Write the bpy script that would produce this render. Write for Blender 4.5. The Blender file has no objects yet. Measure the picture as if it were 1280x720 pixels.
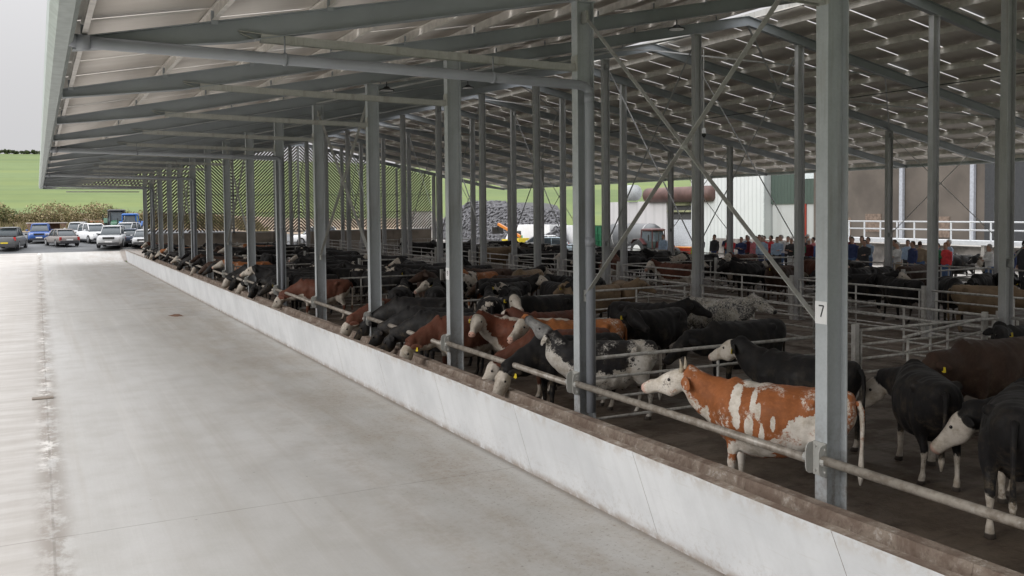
import bpy, math, random
import numpy as np
from mathutils import Vector, Matrix, noise
PI = math.pi
R = math.radians
sc = bpy.context.scene
col = sc.collection
rnd = random.Random(7)

# ------------------------------------------------------------------ helpers
class MB:
    def __init__(s): s.v = []; s.f = []; s.m = []
    def add(s, vs, fs, mi=0):
        o = len(s.v); s.v += [tuple(p) for p in vs]
        for f in fs: s.f.append(tuple(i + o for i in f)); s.m.append(mi)
    def box(s, x0, x1, y0, y1, z0, z1, mi=0):
        vs = [(x0,y0,z0),(x1,y0,z0),(x1,y1,z0),(x0,y1,z0),(x0,y0,z1),(x1,y0,z1),(x1,y1,z1),(x0,y1,z1)]
        s.add(vs, [(0,3,2,1),(4,5,6,7),(0,1,5,4),(1,2,6,5),(2,3,7,6),(3,0,4,7)], mi)
    def bar(s, p, q, w, h, up=(0,0,1), mi=0):
        p = Vector(p); q = Vector(q); d = (q-p).normalized(); up = Vector(up)
        a = d.cross(up)
        if a.length < 1e-4: a = d.cross(Vector((1,0,0)))
        a.normalize(); b = a.cross(d).normalized()
        vs = []
        for c in (p, q):
            for i, j in ((-1,-1),(1,-1),(1,1),(-1,1)): vs.append(c + a*(i*w/2) + b*(j*h/2))
        s.add(vs, [(0,3,2,1),(4,5,6,7),(0,1,5,4),(1,2,6,5),(2,3,7,6),(3,0,4,7)], mi)
    def tube(s, pts, r, n=10, mi=0, cap=True):
        pts = [Vector(p) for p in pts]; rs = r if isinstance(r, (list, tuple)) else [r]*len(pts)
        vs = []; prev = None
        for i, p in enumerate(pts):
            d = (pts[min(i+1, len(pts)-1)] - pts[max(i-1, 0)]).normalized()
            if prev is None:
                a = d.cross(Vector((0,0,1)))
                if a.length < 1e-3: a = d.cross(Vector((1,0,0)))
            else: a = prev - d*prev.dot(d)
            a.normalize(); prev = a; b = d.cross(a)
            for k in range(n):
                t = 2*PI*k/n; vs.append(p + a*(math.cos(t)*rs[i]) + b*(math.sin(t)*rs[i]))
        fs = []
        for i in range(len(pts)-1):
            for k in range(n):
                k2 = (k+1) % n; fs.append((i*n+k, i*n+k2, (i+1)*n+k2, (i+1)*n+k))
        if cap:
            fs.append(tuple(range(n-1, -1, -1))); o = (len(pts)-1)*n; fs.append(tuple(o+k for k in range(n)))
        s.add(vs, fs, mi)
    def ring(s, secs, n=20, mi=0):
        """loft through sections (centre, u, v, hw, hh, power)"""
        vs = []
        for c, u, v, hw, hh, pw in secs:
            c = Vector(c); u = Vector(u); v = Vector(v)
            for k in range(n):
                t = 2*PI*k/n; ct, st = math.cos(t), math.sin(t)
                x = math.copysign(abs(ct)**(2/pw), ct)*hw; y = math.copysign(abs(st)**(2/pw), st)*hh
                vs.append(c + u*x + v*y)
        fs = []
        for i in range(len(secs)-1):
            for k in range(n):
                k2 = (k+1) % n; fs.append((i*n+k, i*n+k2, (i+1)*n+k2, (i+1)*n+k))
        fs.append(tuple(range(n-1, -1, -1))); o = (len(secs)-1)*n; fs.append(tuple(o+k for k in range(n)))
        s.add(vs, fs, mi)
    def prism(s, prof, a, b, axis='y', mi=0):
        """closed profile (2-D) extruded from a to b along an axis"""
        n = len(prof)
        def P(q, t):
            return (q[0], t, q[1]) if axis == 'y' else ((t, q[0], q[1]) if axis == 'x' else (q[0], q[1], t))
        vs = [P(q, a) for q in prof] + [P(q, b) for q in prof]
        fs = [(i, (i+1) % n, n+(i+1) % n, n+i) for i in range(n)]
        fs += [tuple(range(n-1, -1, -1)), tuple(range(n, 2*n))]
        s.add(vs, fs, mi)
    def mesh(s, name, mats, smooth=False, origin=(0,0,0)):
        me = bpy.data.meshes.new(name)
        o = Vector(origin)
        me.from_pydata([tuple(Vector(p)-o) for p in s.v], [], s.f)
        mats = mats if isinstance(mats, (list, tuple)) else [mats]
        for m in mats: me.materials.append(m)
        me.polygons.foreach_set('material_index', s.m)
        if smooth: me.polygons.foreach_set('use_smooth', [True]*len(me.polygons))
        me.update()
        import bmesh
        b = bmesh.new(); b.from_mesh(me); bmesh.ops.recalc_face_normals(b, faces=b.faces); b.to_mesh(me); b.free()
        return me
    def build(s, name, mats, parent=None, smooth=False, origin=None):
        """vertices are given in the parent's space when there is a parent"""
        org = origin if origin is not None else (0,0,0)
        ob = bpy.data.objects.new(name, s.mesh(name, mats, smooth, org)); col.objects.link(ob)
        ob.location = org
        if parent: ob.parent = parent
        return ob

def tag(o, label=None, cat=None, group=None, kind=None):
    if label: o['label'] = label
    if cat: o['category'] = cat
    if group: o['group'] = group
    if kind: o['kind'] = kind
    return o
def empty(name, loc=(0,0,0), rz=0.0, label=None, cat=None, group=None):
    o = bpy.data.objects.new(name, None); col.objects.link(o); o.location = loc; o.rotation_euler = (0,0,rz)
    o.empty_display_size = .2
    return tag(o, label, cat, group)
def kids(o): return [c for c in bpy.data.objects if c.parent is o]
def copy_tree(o, parent=None, ks=None):
    c = o.copy(); col.objects.link(c)
    if parent: c.parent = parent
    for ch in kids(o): copy_tree(ch, c)
    return c
def inst(name, me, loc=(0,0,0), rot=(0,0,0), parent=None, scale=(1,1,1)):
    o = bpy.data.objects.new(name, me); col.objects.link(o); o.location = loc; o.rotation_euler = rot; o.scale = scale
    if parent: o.parent = parent
    return o

# ------------------------------------------------------------------ materials
class NT:
    def __init__(s, name):
        s.mat = bpy.data.materials.new(name); s.mat.use_nodes = True
        s.t = s.mat.node_tree; s.n = s.t.nodes; s.l = s.t.links
        s.b = s.n['Principled BSDF']; s.tc = None
    def node(s, typ, **kw):
        nd = s.n.new(typ)
        for k, v in kw.items():
            if k.startswith('i_'): s.put(nd.inputs[k[2:].replace('_', ' ')], v)
            else: setattr(nd, k, v)
        return nd
    def put(s, sock, v):
        if isinstance(v, bpy.types.NodeSocket): s.l.new(v, sock)
        else:
            if isinstance(v, (tuple, list)) and len(v) == 3 and sock.type == 'RGBA': v = (*v, 1)
            sock.default_value = v
    def coord(s, which='Object'):
        if not s.tc: s.tc = s.n.new('ShaderNodeTexCoord')
        return s.tc.outputs[which]
    def mapped(s, scale=(1,1,1), loc=(0,0,0), which='Object', src=None):
        m = s.node('ShaderNodeMapping'); s.put(m.inputs['Vector'], src or s.coord(which))
        m.inputs['Scale'].default_value = scale; m.inputs['Location'].default_value = loc
        return m.outputs[0]
    def noise(s, scale, detail=4, rough=.55, vec=None, dist=0):
        nd = s.node('ShaderNodeTexNoise'); s.put(nd.inputs['Vector'], vec or s.coord())
        nd.inputs['Scale'].default_value = scale; nd.inputs['Detail'].default_value = detail
        nd.inputs['Roughness'].default_value = rough; nd.inputs['Distortion'].default_value = dist
        return nd.outputs['Fac']
    def vor(s, scale, vec=None, feature='F1'):
        nd = s.node('ShaderNodeTexVoronoi'); nd.feature = feature; s.put(nd.inputs['Vector'], vec or s.coord())
        nd.inputs['Scale'].default_value = scale
        return nd.outputs['Distance']
    def rng(s, v, a, b, c=0., d=1., smooth=True):
        nd = s.node('ShaderNodeMapRange'); nd.interpolation_type = 'SMOOTHSTEP' if smooth else 'LINEAR'
        for i, x in zip(('Value','From Min','From Max','To Min','To Max'), (v,a,b,c,d)): s.put(nd.inputs[i], x)
        return nd.outputs[0]
    def math(s, op, a, b=0., c=None):
        nd = s.node('ShaderNodeMath', operation=op); s.put(nd.inputs[0], a); s.put(nd.inputs[1], b)
        if c is not None: s.put(nd.inputs[2], c)
        return nd.outputs[0]
    def mix(s, f, a, b, mode='MIX'):
        nd = s.node('ShaderNodeMix', data_type='RGBA', blend_type=mode)
        s.put(nd.inputs[0], f); s.put(nd.inputs[6], a); s.put(nd.inputs[7], b)
        return nd.outputs[2]
    def sep(s, v):
        nd = s.node('ShaderNodeSeparateXYZ'); s.put(nd.inputs[0], v); return nd.outputs
    def attr(s, name):
        return s.node('ShaderNodeAttribute', attribute_name=name).outputs['Vector']
    def bump(s, h, strength=.3, dist=.02):
        nd = s.node('ShaderNodeBump'); s.put(nd.inputs['Height'], h); nd.inputs['Strength'].default_value = strength
        nd.inputs['Distance'].default_value = dist; s.l.new(nd.outputs[0], s.b.inputs['Normal'])
    def out(s, color=None, rough=None, metal=None, spec=None):
        if color is not None: s.put(s.b.inputs['Base Color'], color)
        if rough is not None: s.put(s.b.inputs['Roughness'], rough)
        if metal is not None: s.put(s.b.inputs['Metallic'], metal)
        if spec is not None: s.put(s.b.inputs['Specular IOR Level'], spec)
        return s.mat

def plain(name, c, rough=.6, metal=0., var=.12, scale=6., spec=.5):
    m = NT(name); n = m.noise(scale, 5)
    k = m.rng(n, .3, .7, 1-var, 1+var)
    cc = m.node('ShaderNodeMix', data_type='RGBA', blend_type='MULTIPLY'); cc.inputs[0].default_value = 1
    cc.inputs[6].default_value = (*c, 1); comb = m.node('ShaderNodeCombineColor')
    for i in range(3): m.l.new(k, comb.inputs[i])
    m.l.new(comb.outputs[0], cc.inputs[7])
    return m.out(cc.outputs[2], rough, metal, spec)

def steel(name, c=(.30,.32,.325), dirt=.5, rough=.5, low=.9):
    """weathered galvanised steel: spangle, streaks, brown splash marks near the floor"""
    m = NT(name); co = m.coord(); x, y, z = m.sep(co)[:3]
    sp = m.vor(28); a = m.noise(2.2, 5); st = m.noise(1.0, 4, vec=m.mapped((9,9,.7)))
    k = m.math('ADD', m.math('MULTIPLY', m.rng(sp, 0, .8, .0, 1.), .10), m.math('MULTIPLY', m.rng(a, .3, .7), .22))
    base = m.mix(k, tuple(v*.86 for v in c), tuple(min(1, v*1.5) for v in c))
    base = m.mix(m.math('MULTIPLY', m.rng(st, .50, .75), .42), base, (.20,.175,.14))
    base = m.mix(m.math('MULTIPLY', m.rng(m.noise(1, 4, .6, m.mapped((14,14,.35),(3,5,1))), .58, .72), .35), base, (.62,.63,.62))
    d = m.math('MULTIPLY', m.rng(m.noise(7, 6, .7), .42, .62), m.rng(z, .45, low+1.0, dirt, 0.))
    base = m.mix(d, base, (.13,.10,.075))
    m.bump(m.noise(40, 3), .06, .004)
    return m.out(base, rough, .12)

def concrete_lane():
    m = NT('lane_concrete'); co = m.coord(); x, y, z = m.sep(co)[:3]
    big = m.noise(.30, 5, .6, m.mapped((1,.18,1))); mid = m.noise(1.3, 6, .6); fine = m.noise(24, 5, .7)
    brush = m.noise(1, 3, .5, m.mapped((60, 2.0, 1)))
    c = m.mix(m.rng(big, .32, .68), (.43,.42,.40), (.54,.535,.525))
    c = m.mix(m.math('MULTIPLY', m.rng(mid, .35, .75), .42), c, (.36,.345,.315))
    c = m.mix(m.math('MULTIPLY', m.rng(fine, .3, .7), .10), c, (.28,.27,.25))
    c = m.mix(m.math('MULTIPLY', m.rng(brush, .35, .7), .07), c, (.6,.6,.58))
    # wheel-track streaks along the lane
    tr = m.noise(1, 5, .65, m.mapped((2.6, .05, 1)))
    c = m.mix(m.math('MULTIPLY', m.rng(tr, .48, .68), .35), c, (.385,.36,.325))
    c = m.mix(m.math('MULTIPLY', m.rng(m.noise(1, 5, .65, m.mapped((3.4,.07,1),(4,2,0))), .52, .72), .25), c, (.60,.59,.57))
    c = m.mix(m.math('MULTIPLY', m.rng(m.noise(70, 3, .8), .60, .72), .25), c, (.25,.22,.19))
    # brown feed and dung band beside the trough
    nb = m.noise(1.1, 6, .65, m.mapped((1.3,.5,1)))
    band = m.math('MULTIPLY', m.rng(x, 2.2, 5.0), m.rng(nb, .36, .66))
    c = m.mix(m.math('MULTIPLY', m.math('MULTIPLY', band, m.rng(m.noise(8, 6, .8), .40, .60, .35, 1)), .50), c, (.30,.235,.17))
    crumbs = m.math('MULTIPLY', m.rng(m.noise(17, 6, .85), .555, .62), m.rng(m.math('ADD', x, m.math('MULTIPLY', mid, 2.0)), 4.4, 6.3))
    c = m.mix(m.math('MULTIPLY', crumbs, .55), c, (.13,.085,.055))
    dots = m.rng(m.vor(2.1), .02, .045, 1, 0)
    c = m.mix(m.math('MULTIPLY', dots, .45), c, (.12,.11,.10))
    edge = m.math('MULTIPLY', m.rng(x, 5.82, 5.95), .5)
    c = m.mix(edge, c, (.12,.085,.06))
    # older, rougher slab left of the channel joint, with spalls along the joint
    wob = m.math('ADD', x, m.math('MULTIPLY', m.math('SUBTRACT', m.noise(3.0, 5, .7), .5), .5))
    old = m.rng(wob, .02, .07, 1, 0)
    streak = m.noise(1, 5, .6, m.mapped((.5, 2.6, 1)))
    oc = m.mix(m.rng(streak, .35, .68), (.39,.36,.33), (.52,.50,.475))
    c = m.mix(m.math('MULTIPLY', old, .6), c, oc)
    near = m.rng(m.math('ABSOLUTE', m.math('SUBTRACT', x, .08)), .03, .30, 1, 0)
    sp = m.math('MULTIPLY', near, m.rng(m.noise(2.0, 6, .75, m.mapped((1,.55,1))), .40, .56))
    c = m.mix(m.math('MULTIPLY', sp, .75), c, (.25,.22,.19))
    wh = m.math('MULTIPLY', m.rng(m.math('ABSOLUTE', m.math('SUBTRACT', x, .05)), .0, .20, 1, 0), m.rng(m.noise(1.5, 6, .75, m.mapped((1,.7,1),(5,3,0))), .53, .60))
    wh = m.math('MULTIPLY', wh, m.rng(y, 11, 16))
    c = m.mix(m.math('MULTIPLY', wh, .85), c, (.74,.72,.69))
    # saw-cut joints across and along
    wy = m.math('ADD', y, m.math('MULTIPLY', m.noise(1.2, 2), .05))
    for jy, w, s_ in ((11.42, .010, .5), (37.8, .06, .6), (64.2, .04, .4), (24.6, .01, .22)):
        j = m.rng(m.math('ABSOLUTE', m.math('SUBTRACT', wy, jy+.025)), w*.5, w*1.3, 1, 0)
        c = m.mix(m.math('MULTIPLY', m.math('MULTIPLY', j, s_), m.rng(m.noise(2.5, 4), .3, .55, .35, 1)), c, (.14,.12,.10))
    jx = m.rng(m.math('ABSOLUTE', m.math('SUBTRACT', m.math('ADD', x, m.math('MULTIPLY', m.noise(2.0, 4), .03)), .085)), .008, .02, 1, 0)
    c = m.mix(m.math('MULTIPLY', m.math('MULTIPLY', jx, .5), m.rng(m.noise(1.7, 4), .35, .6)), c, (.18,.16,.14))
    wet = m.rng(m.noise(.35, 5, .6, m.mapped((1,.5,1),(3,9,0))), .5, .62, .78, .5)
    m.bump(m.math('ADD', m.math('MULTIPLY', fine, .5), brush), .12, .006)
    return m.out(c, wet, 0., .35)

def pen_floor():
    m = NT('pen_floor'); co = m.coord()
    a = m.noise(1.1, 7, .65); b = m.noise(9, 6, .7); slat = m.noise(1, 3, .6, m.mapped((.8, 5.5, 1)))
    c = m.mix(m.rng(a, .35, .65), (.070,.050,.036), (.135,.105,.08))
    c = m.mix(m.math('MULTIPLY', m.rng(slat, .5, .68), .5), c, (.028,.02,.015))
    c = m.mix(m.math('MULTIPLY', m.rng(b, .45, .7), .35), c, (.16,.13,.10))
    m.bump(m.math('ADD', m.math('MULTIPLY', b, .7), slat), .7, .03)
    return m.out(c, m.rng(a, .4, .6, .8, .42), 0, .4)

def wall_white():
    m = NT('trough_outer_concrete'); co = m.coord(); x, y, z = m.sep(co)[:3]
    a = m.noise(.9, 6, .6); s_ = m.noise(1, 5, .65, m.mapped((1, 9, .9))); f = m.noise(30, 5, .7)
    ys = m.math('SUBTRACT', y, m.math('MULTIPLY', z, .39))
    s2 = m.node('ShaderNodeCombineXYZ'); m.l.new(ys, s2.inputs[1])
    st = m.noise(5.0, 5, .6, s2.outputs[0])
    c = m.mix(m.rng(a, .3, .7), (.49,.50,.515), (.59,.60,.615))
    c = m.mix(m.math('MULTIPLY', m.rng(st, .45, .72), .24), c, (.40,.405,.41))
    c = m.mix(m.math('MULTIPLY', m.rng(f, .3, .7), .08), c, (.4,.38,.35))
    topd = m.math('MULTIPLY', m.rng(z, .72, .93), m.rng(m.noise(6, 6, .7), .42, .62))
    c = m.mix(m.math('MULTIPLY', topd, .45), c, (.33,.27,.21))
    spl = m.math('MULTIPLY', m.rng(m.math('ADD', z, m.math('MULTIPLY', m.noise(1.4, 5, .7), .5)), .15, .75, 1, 0), m.rng(m.noise(17, 6, .8), .50, .62))
    c = m.mix(m.math('MULTIPLY', spl, .35), c, (.27,.22,.17))
    scr = m.rng(m.noise(1, 3, .6, m.mapped((1, 1.2, 22))), .62, .70)
    c = m.mix(m.math('MULTIPLY', scr, .22), c, (.40,.38,.35))
    bot = m.math('MULTIPLY', m.rng(z, .0, .12, 1, 0), m.rng(m.noise(3.5, 5, .7), .32, .58))
    c = m.mix(m.math('MULTIPLY', bot, .7), c, (.22,.165,.12))
    m.bump(m.noise(12, 5, .6), .1, .008)
    return m.out(c, .7, 0, .3)

def wall_stained():
    m = NT('trough_inner_concrete'); a = m.noise(2.3, 7, .7, dist=.4); b = m.noise(11, 6, .75)
    c = m.mix(m.rng(a, .38, .62), (.21,.155,.125), (.36,.30,.25))
    c = m.mix(m.math('MULTIPLY', m.rng(b, .5, .62), m.rng(a, .45, .62)), c, (.56,.51,.47))
    c = m.mix(m.math('MULTIPLY', m.rng(m.noise(20, 4, .7), .5, .7), .4), c, (.10,.07,.05))
    m.bump(b, .5, .012)
    return m.out(c, .8, 0, .3)

def grass_mat(name, a=(.12,.165,.065), b=(.155,.205,.085), sc_=.02):
    m = NT(name); n = m.noise(sc_, 6, .6); n2 = m.noise(sc_*25, 6, .7); lines = m.noise(1, 3, .5, m.mapped((.004,.06,.02)))
    c = m.mix(m.rng(n, .35, .65), a, b); c = m.mix(m.math('MULTIPLY', m.rng(n2, .3, .7), .3), c, tuple(v*.7 for v in a))
    c = m.mix(m.math('MULTIPLY', m.rng(lines, .45, .65), .4), c, (.20,.235,.075))
    return m.out(c, .9, 0, .2)

def sheet_mat():
    m = NT('roof_sheet'); co = m.coord(); x, y, z = m.sep(co)[:3]
    a = m.noise(.35, 5, .6); st = m.noise(1, 5, .6, m.mapped((.5, 4, 1)))
    c = m.mix(m.rng(a, .3, .7), (.66,.615,.565), (.76,.725,.68))
    c = m.mix(m.math('MULTIPLY', m.rng(st, .4, .75), .4), c, (.56,.51,.465))
    return m.out(c, .75, 0, .25)

def corr_mat(name, c, pitch=1.0, dark=.75, axis='y'):
    m = NT(name); co = m.coord(); xyz = m.sep(co); v = xyz[{'x':0,'y':1}[axis]]
    w = m.math('FRACT', m.math('MULTIPLY', v, 1/pitch)); rib = m.rng(m.math('ABSOLUTE', m.math('SUBTRACT', w, .5)), .30, .42)
    n = m.noise(.6, 5)
    cc = m.mix(m.math('MULTIPLY', rib, .5), c, tuple(q*dark for q in c)); cc = m.mix(m.math('MULTIPLY', m.rng(n, .4, .8), .3), cc, tuple(q*.8 for q in c))
    m.bump(rib, .6, .03)
    return m.out(cc, .5, 0, .4)

def cow_mat(name, base, face=-9., under=-9., leg=-9., patch=-9., speck=0., amp=.12, white=(.55,.50,.44), muzzle=None, pscale=1.6, pthr=.62, dirt=.68, base2=None, back=-9., facecol=None, facedirt=None):
    """coat colours laid over the body by how near a point is to the face, the belly line, the feet or a patch"""
    m = NT(name)
    a1 = m.sep(m.attr('coat_a')); a2 = m.sep(m.attr('coat_b')); co = m.coord(); xyz = m.sep(co)
    info = m.node('ShaderNodeObjectInfo'); off = m.node('ShaderNodeVectorMath', operation='ADD'); m.put(off.inputs[0], co)
    cmb = m.node('ShaderNodeCombineXYZ'); m.put(cmb.inputs[0], m.math('MULTIPLY', info.outputs['Random'], 37.)); m.put(off.inputs[1], cmb.outputs[0])
    vec = off.outputs[0]
    n = m.noise(5.5, 6, .72, vec); nn = m.math('SUBTRACT', n, .5)
    n2_ = m.math('SUBTRACT', m.noise(24, 5, .75, vec), .5); nn = m.math('ADD', nn, m.math('MULTIPLY', n2_, .55))
    W = None
    def mx(v):
        nonlocal W
        W = v if W is None else m.math('MAXIMUM', W, v)
    if face > -5: mx(m.rng(m.math('ADD', a1[0], m.math('MULTIPLY', nn, amp)), face-.012, face+.012))
    if under > -5: mx(m.rng(m.math('ADD', a1[1], m.math('MULTIPLY', nn, amp*5)), under-.05, under+.05))
    if back > -5: mx(m.rng(m.math('ADD', m.math('MULTIPLY', a1[1], -1), m.math('MULTIPLY', nn, amp*4)), back-.03, back+.03))
    if leg > -5: mx(m.rng(m.math('ADD', xyz[2], m.math('MULTIPLY', nn, amp*2)), leg+.02, leg-.02))
    if patch > -5: mx(m.rng(m.math('ADD', a2[0], m.math('MULTIPLY', nn, amp*7)), patch-.03, patch+.03))
    if pthr < .99 and pscale > 0 and patch < -5 and pscale != 1.6: mx(m.rng(m.noise(pscale, 5, .6, vec), pthr-.008, pthr+.008))
    tone = m.rng(m.noise(1.7, 5, .6, vec), .3, .7)
    b = m.mix(tone, tuple(v*.78 for v in base), base2 or tuple(v*1.3 for v in base))
    hair = m.noise(1, 4, .7, m.mapped((16, 40, 12), src=vec))
    b = m.mix(m.math('MULTIPLY', m.rng(hair, .4, .75), .35), b, tuple(v*1.8+.004 for v in base))
    w = m.mix(m.rng(m.noise(5.5, 6, .75, vec), .38, .7), white, (white[0]*.62, white[1]*.58, white[2]*.52))
    if W is None: c = b
    else: c = m.mix(W, b, w)
    if speck:
        s_ = m.rng(m.noise(27, 6, .8, vec), .47, .58); s2 = m.rng(m.noise(2.6, 4, .6, vec), .62-speck*.28, .70-speck*.2)
        c = m.mix(m.math('MULTIPLY', s_, s2), c, m.mix(W if W is not None else 0., white, tuple(v*1.2 for v in base)))
    if facecol: c = m.mix(m.rng(m.math('ADD', a1[0], m.math('MULTIPLY', nn, .05)), -.01, .05), c, m.mix(m.rng(m.noise(9, 5, .7, vec), .35, .65), facecol, tuple(v*.5 for v in facecol)))
    if facedirt: c = m.mix(m.math('MULTIPLY', m.math('MULTIPLY', m.rng(a2[1], .05, .12), m.rng(a2[1], .40, .30)), m.math('MULTIPLY', m.rng(m.noise(34, 5, .8), .50, .58), m.rng(m.noise(7, 4, .6), .45, .6, 0, .8))), c, facedirt)
    # dried mud on the rump, flanks and legs
    dn = m.math('MULTIPLY', m.rng(m.noise(4.2, 7, .78, vec), .48, .68), m.rng(xyz[2], .25, 1.35, dirt, dirt*.12))
    c = m.mix(dn, c, (.15,.115,.075))
    mz = m.rng(m.math('ADD', a2[1], m.math('MULTIPLY', nn, .05)), .515, .56)
    c = m.mix(mz, c, muzzle or (.025,.022,.022))
    c = m.mix(m.rng(m.math('ADD', xyz[2], m.math('MULTIPLY', nn, .02)), .075, .055), c, (.055,.045,.038))
    m.b.inputs['Sheen Weight'].default_value = .03; m.b.inputs['Sheen Roughness'].default_value = .5
    m.bump(m.math('ADD', hair, m.math('MULTIPLY', n, .5)), .35, .012)
    return m.out(c, m.rng(m.noise(3, 4, .6, vec), .3, .7, .5, .75), 0, .2)

M = {}
M['lane'] = concrete_lane(); M['pen'] = pen_floor(); M['wallo'] = wall_white(); M['walli'] = wall_stained()
M['steel'] = steel('galvanised_column', (.42,.445,.465)); M['steel_dark'] = steel('galvanised_inner', (.42,.425,.43), .5); M['rafter'] = plain('rafter_steel', (.31,.335,.36), .5, 0, .10, .8)
M['galv'] = steel('galvanised_bright', (.42,.42,.40), .1); M['pipe'] = plain('grey_downpipe', (.27,.285,.315), .4, 0, .08, 2)
M['tube'] = steel('worn_tube', (.36,.325,.285), .75, .45, 1.4); M['gate'] = steel('gate_tube', (.50,.49,.465), .5, .5, .9)
M['purlin'] = plain('galvanised_purlin', (.66,.63,.59), .5, .2); M['sheet'] = sheet_mat(); M['gutter'] = plain('grey_gutter', (.36,.40,.39), .5)
M['slat'] = plain('timber_slat', (.13,.105,.08), .8, 0, .3, 5); M['conc'] = plain('cast_concrete', (.36,.345,.32), .85, 0, .3, .8); M['rough'] = plain('rough_concrete', (.215,.20,.185), .9, 0, .45, 1.1)
M['concdirt'] = plain('dirty_concrete', (.25,.215,.18), .85, 0, .4, .5); M['black'] = plain('black_plastic', (.02,.02,.02), .5); M['white'] = plain('white_plate', (.75,.75,.76), .5, 0, .03)
M['ink'] = plain('black_ink', (.03,.03,.035), .7); M['yellow'] = plain('yellow_tag', (.62,.48,.03), .5); M['horn'] = plain('horn', (.42,.36,.27), .45, 0, .3, 20)
M['feed'] = plain('silage', (.20,.145,.07), .95, 0, .5, 14); M['glass'] = plain('dark_glass', (.06,.075,.085), .12, 0, .1); M['tyre'] = plain('tyre_rubber', (.028,.028,.03), .8, 0, .2)
M['oldtyre'] = plain('weathered_tyre', (.10,.10,.108), .8, 0, .5, 1.5); M['rim'] = plain('wheel_rim', (.35,.36,.37), .35, .5); M['asphalt'] = plain('asphalt', (.11,.115,.12), .85, 0, .2, .6)
M['grass'] = grass_mat('hill_grass'); M['eye'] = plain('eye', (.01,.008,.008), .15); M['skin'] = plain('skin', (.50,.30,.22), .6, 0, .1); M['lampglass'] = plain('lens', (.7,.7,.72), .2); M['redlens'] = plain('red_lens', (.45,.02,.02), .3)
M['blue'] = plain('blue_plastic', (.02,.13,.38), .5)

# ------------------------------------------------------------------ camera, world, sun
f_, yaw, pit, rol, sh, H = 1147.72, .476562, .0383219, -.0098276, 52.574, 3.6235
R0 = Vector((math.cos(yaw), -math.sin(yaw), 0)); F = Vector((math.sin(yaw)*math.cos(pit), math.cos(yaw)*math.cos(pit), -math.sin(pit)))
U0 = Vector((math.sin(yaw)*math.sin(pit), math.cos(yaw)*math.sin(pit), math.cos(pit)))
cr, sr = math.cos(rol), math.sin(rol)
Dn0 = -U0
right = R0*cr - Dn0*sr; down = R0*sr + Dn0*cr
cam = bpy.data.cameras.new('camera'); co_ = bpy.data.objects.new('camera', cam); col.objects.link(co_)
mt = Matrix.Identity(4)
for i, v in enumerate((right, -down, -F)):
    for j in range(3): mt[j][i] = v[j]
mt.translation = (0, 0, H); co_.matrix_world = mt
cam.sensor_width = 36; cam.lens = f_/1280*36; cam.shift_y = -sh/1280; cam.clip_end = 3000; cam.clip_start = .1
sc.camera = co_
w = bpy.data.worlds.new('World'); sc.world = w; w.use_nodes = True
wn, wl = w.node_tree.nodes, w.node_tree.links
bg = wn['Background']; sky = wn.new('ShaderNodeTexSky'); sky.sky_type = 'NISHITA'; sky.sun_disc = False
SUN_EL, SUN_AZ = R(25), R(258)      # azimuth clockwise from +Y
sky.sun_elevation = SUN_EL; sky.sun_rotation = SUN_AZ; sky.air_density = 1.5; sky.dust_density = 4
hs = wn.new('ShaderNodeHueSaturation'); hs.inputs['Saturation'].default_value = .25; wl.new(sky.outputs[0], hs.inputs['Color'])
tcw = wn.new('ShaderNodeTexCoord'); nm = wn.new('ShaderNodeVectorMath'); nm.operation = 'NORMALIZE'; wl.new(tcw.outputs['Generated'], nm.inputs[0])
sp = wn.new('ShaderNodeSeparateXYZ'); wl.new(nm.outputs[0], sp.inputs[0])
mr = wn.new('ShaderNodeMapRange'); mr.inputs['From Min'].default_value = 0; mr.inputs['From Max'].default_value = 1
mr.inputs['To Min'].default_value = 4.7; mr.inputs['To Max'].default_value = 25; mx0 = wn.new('ShaderNodeMath'); mx0.operation = 'MAXIMUM'; wl.new(sp.outputs[2], mx0.inputs[0]); mx0.inputs[1].default_value = 0; pw2 = wn.new('ShaderNodeMath'); pw2.operation = 'POWER'; wl.new(mx0.outputs[0], pw2.inputs[0]); pw2.inputs[1].default_value = 1.8; wl.new(pw2.outputs[0], mr.inputs['Value'])
cc_ = wn.new('ShaderNodeCombineColor')
for i, k in enumerate((.985, .98, 1.0)):
    mm = wn.new('ShaderNodeMath'); mm.operation = 'MULTIPLY'; mm.inputs[1].default_value = k; wl.new(mr.outputs[0], mm.inputs[0]); wl.new(mm.outputs[0], cc_.inputs[i])
mxw = wn.new('ShaderNodeMix'); mxw.data_type = 'RGBA'; mxw.inputs[0].default_value = .985; wl.new(hs.outputs[0], mxw.inputs[6]); wl.new(cc_.outputs[0], mxw.inputs[7])
wl.new(mxw.outputs[2], bg.inputs['Color']); bg.inputs['Strength'].default_value = .1
sl = bpy.data.lights.new('sun', 'SUN'); sl.energy = 1.5; sl.angle = R(30); sl.color = (1, .975, .94)
so = bpy.data.objects.new('sun', sl); col.objects.link(so); so.location = (-20, -20, 60)
dirv = Vector((math.sin(SUN_AZ)*math.cos(SUN_EL), math.cos(SUN_AZ)*math.cos(SUN_EL), math.sin(SUN_EL)))
so.rotation_euler = dirv.to_track_quat('Z', 'Y').to_euler()
sc.view_settings.view_transform = 'Standard'; sc.view_settings.look = 'None'; sc.view_settings.gamma = 1; sc.view_settings.exposure = .42
sc.cycles.max_bounces = 9; sc.cycles.diffuse_bounces = 7; sc.cycles.use_denoising = True

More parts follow.
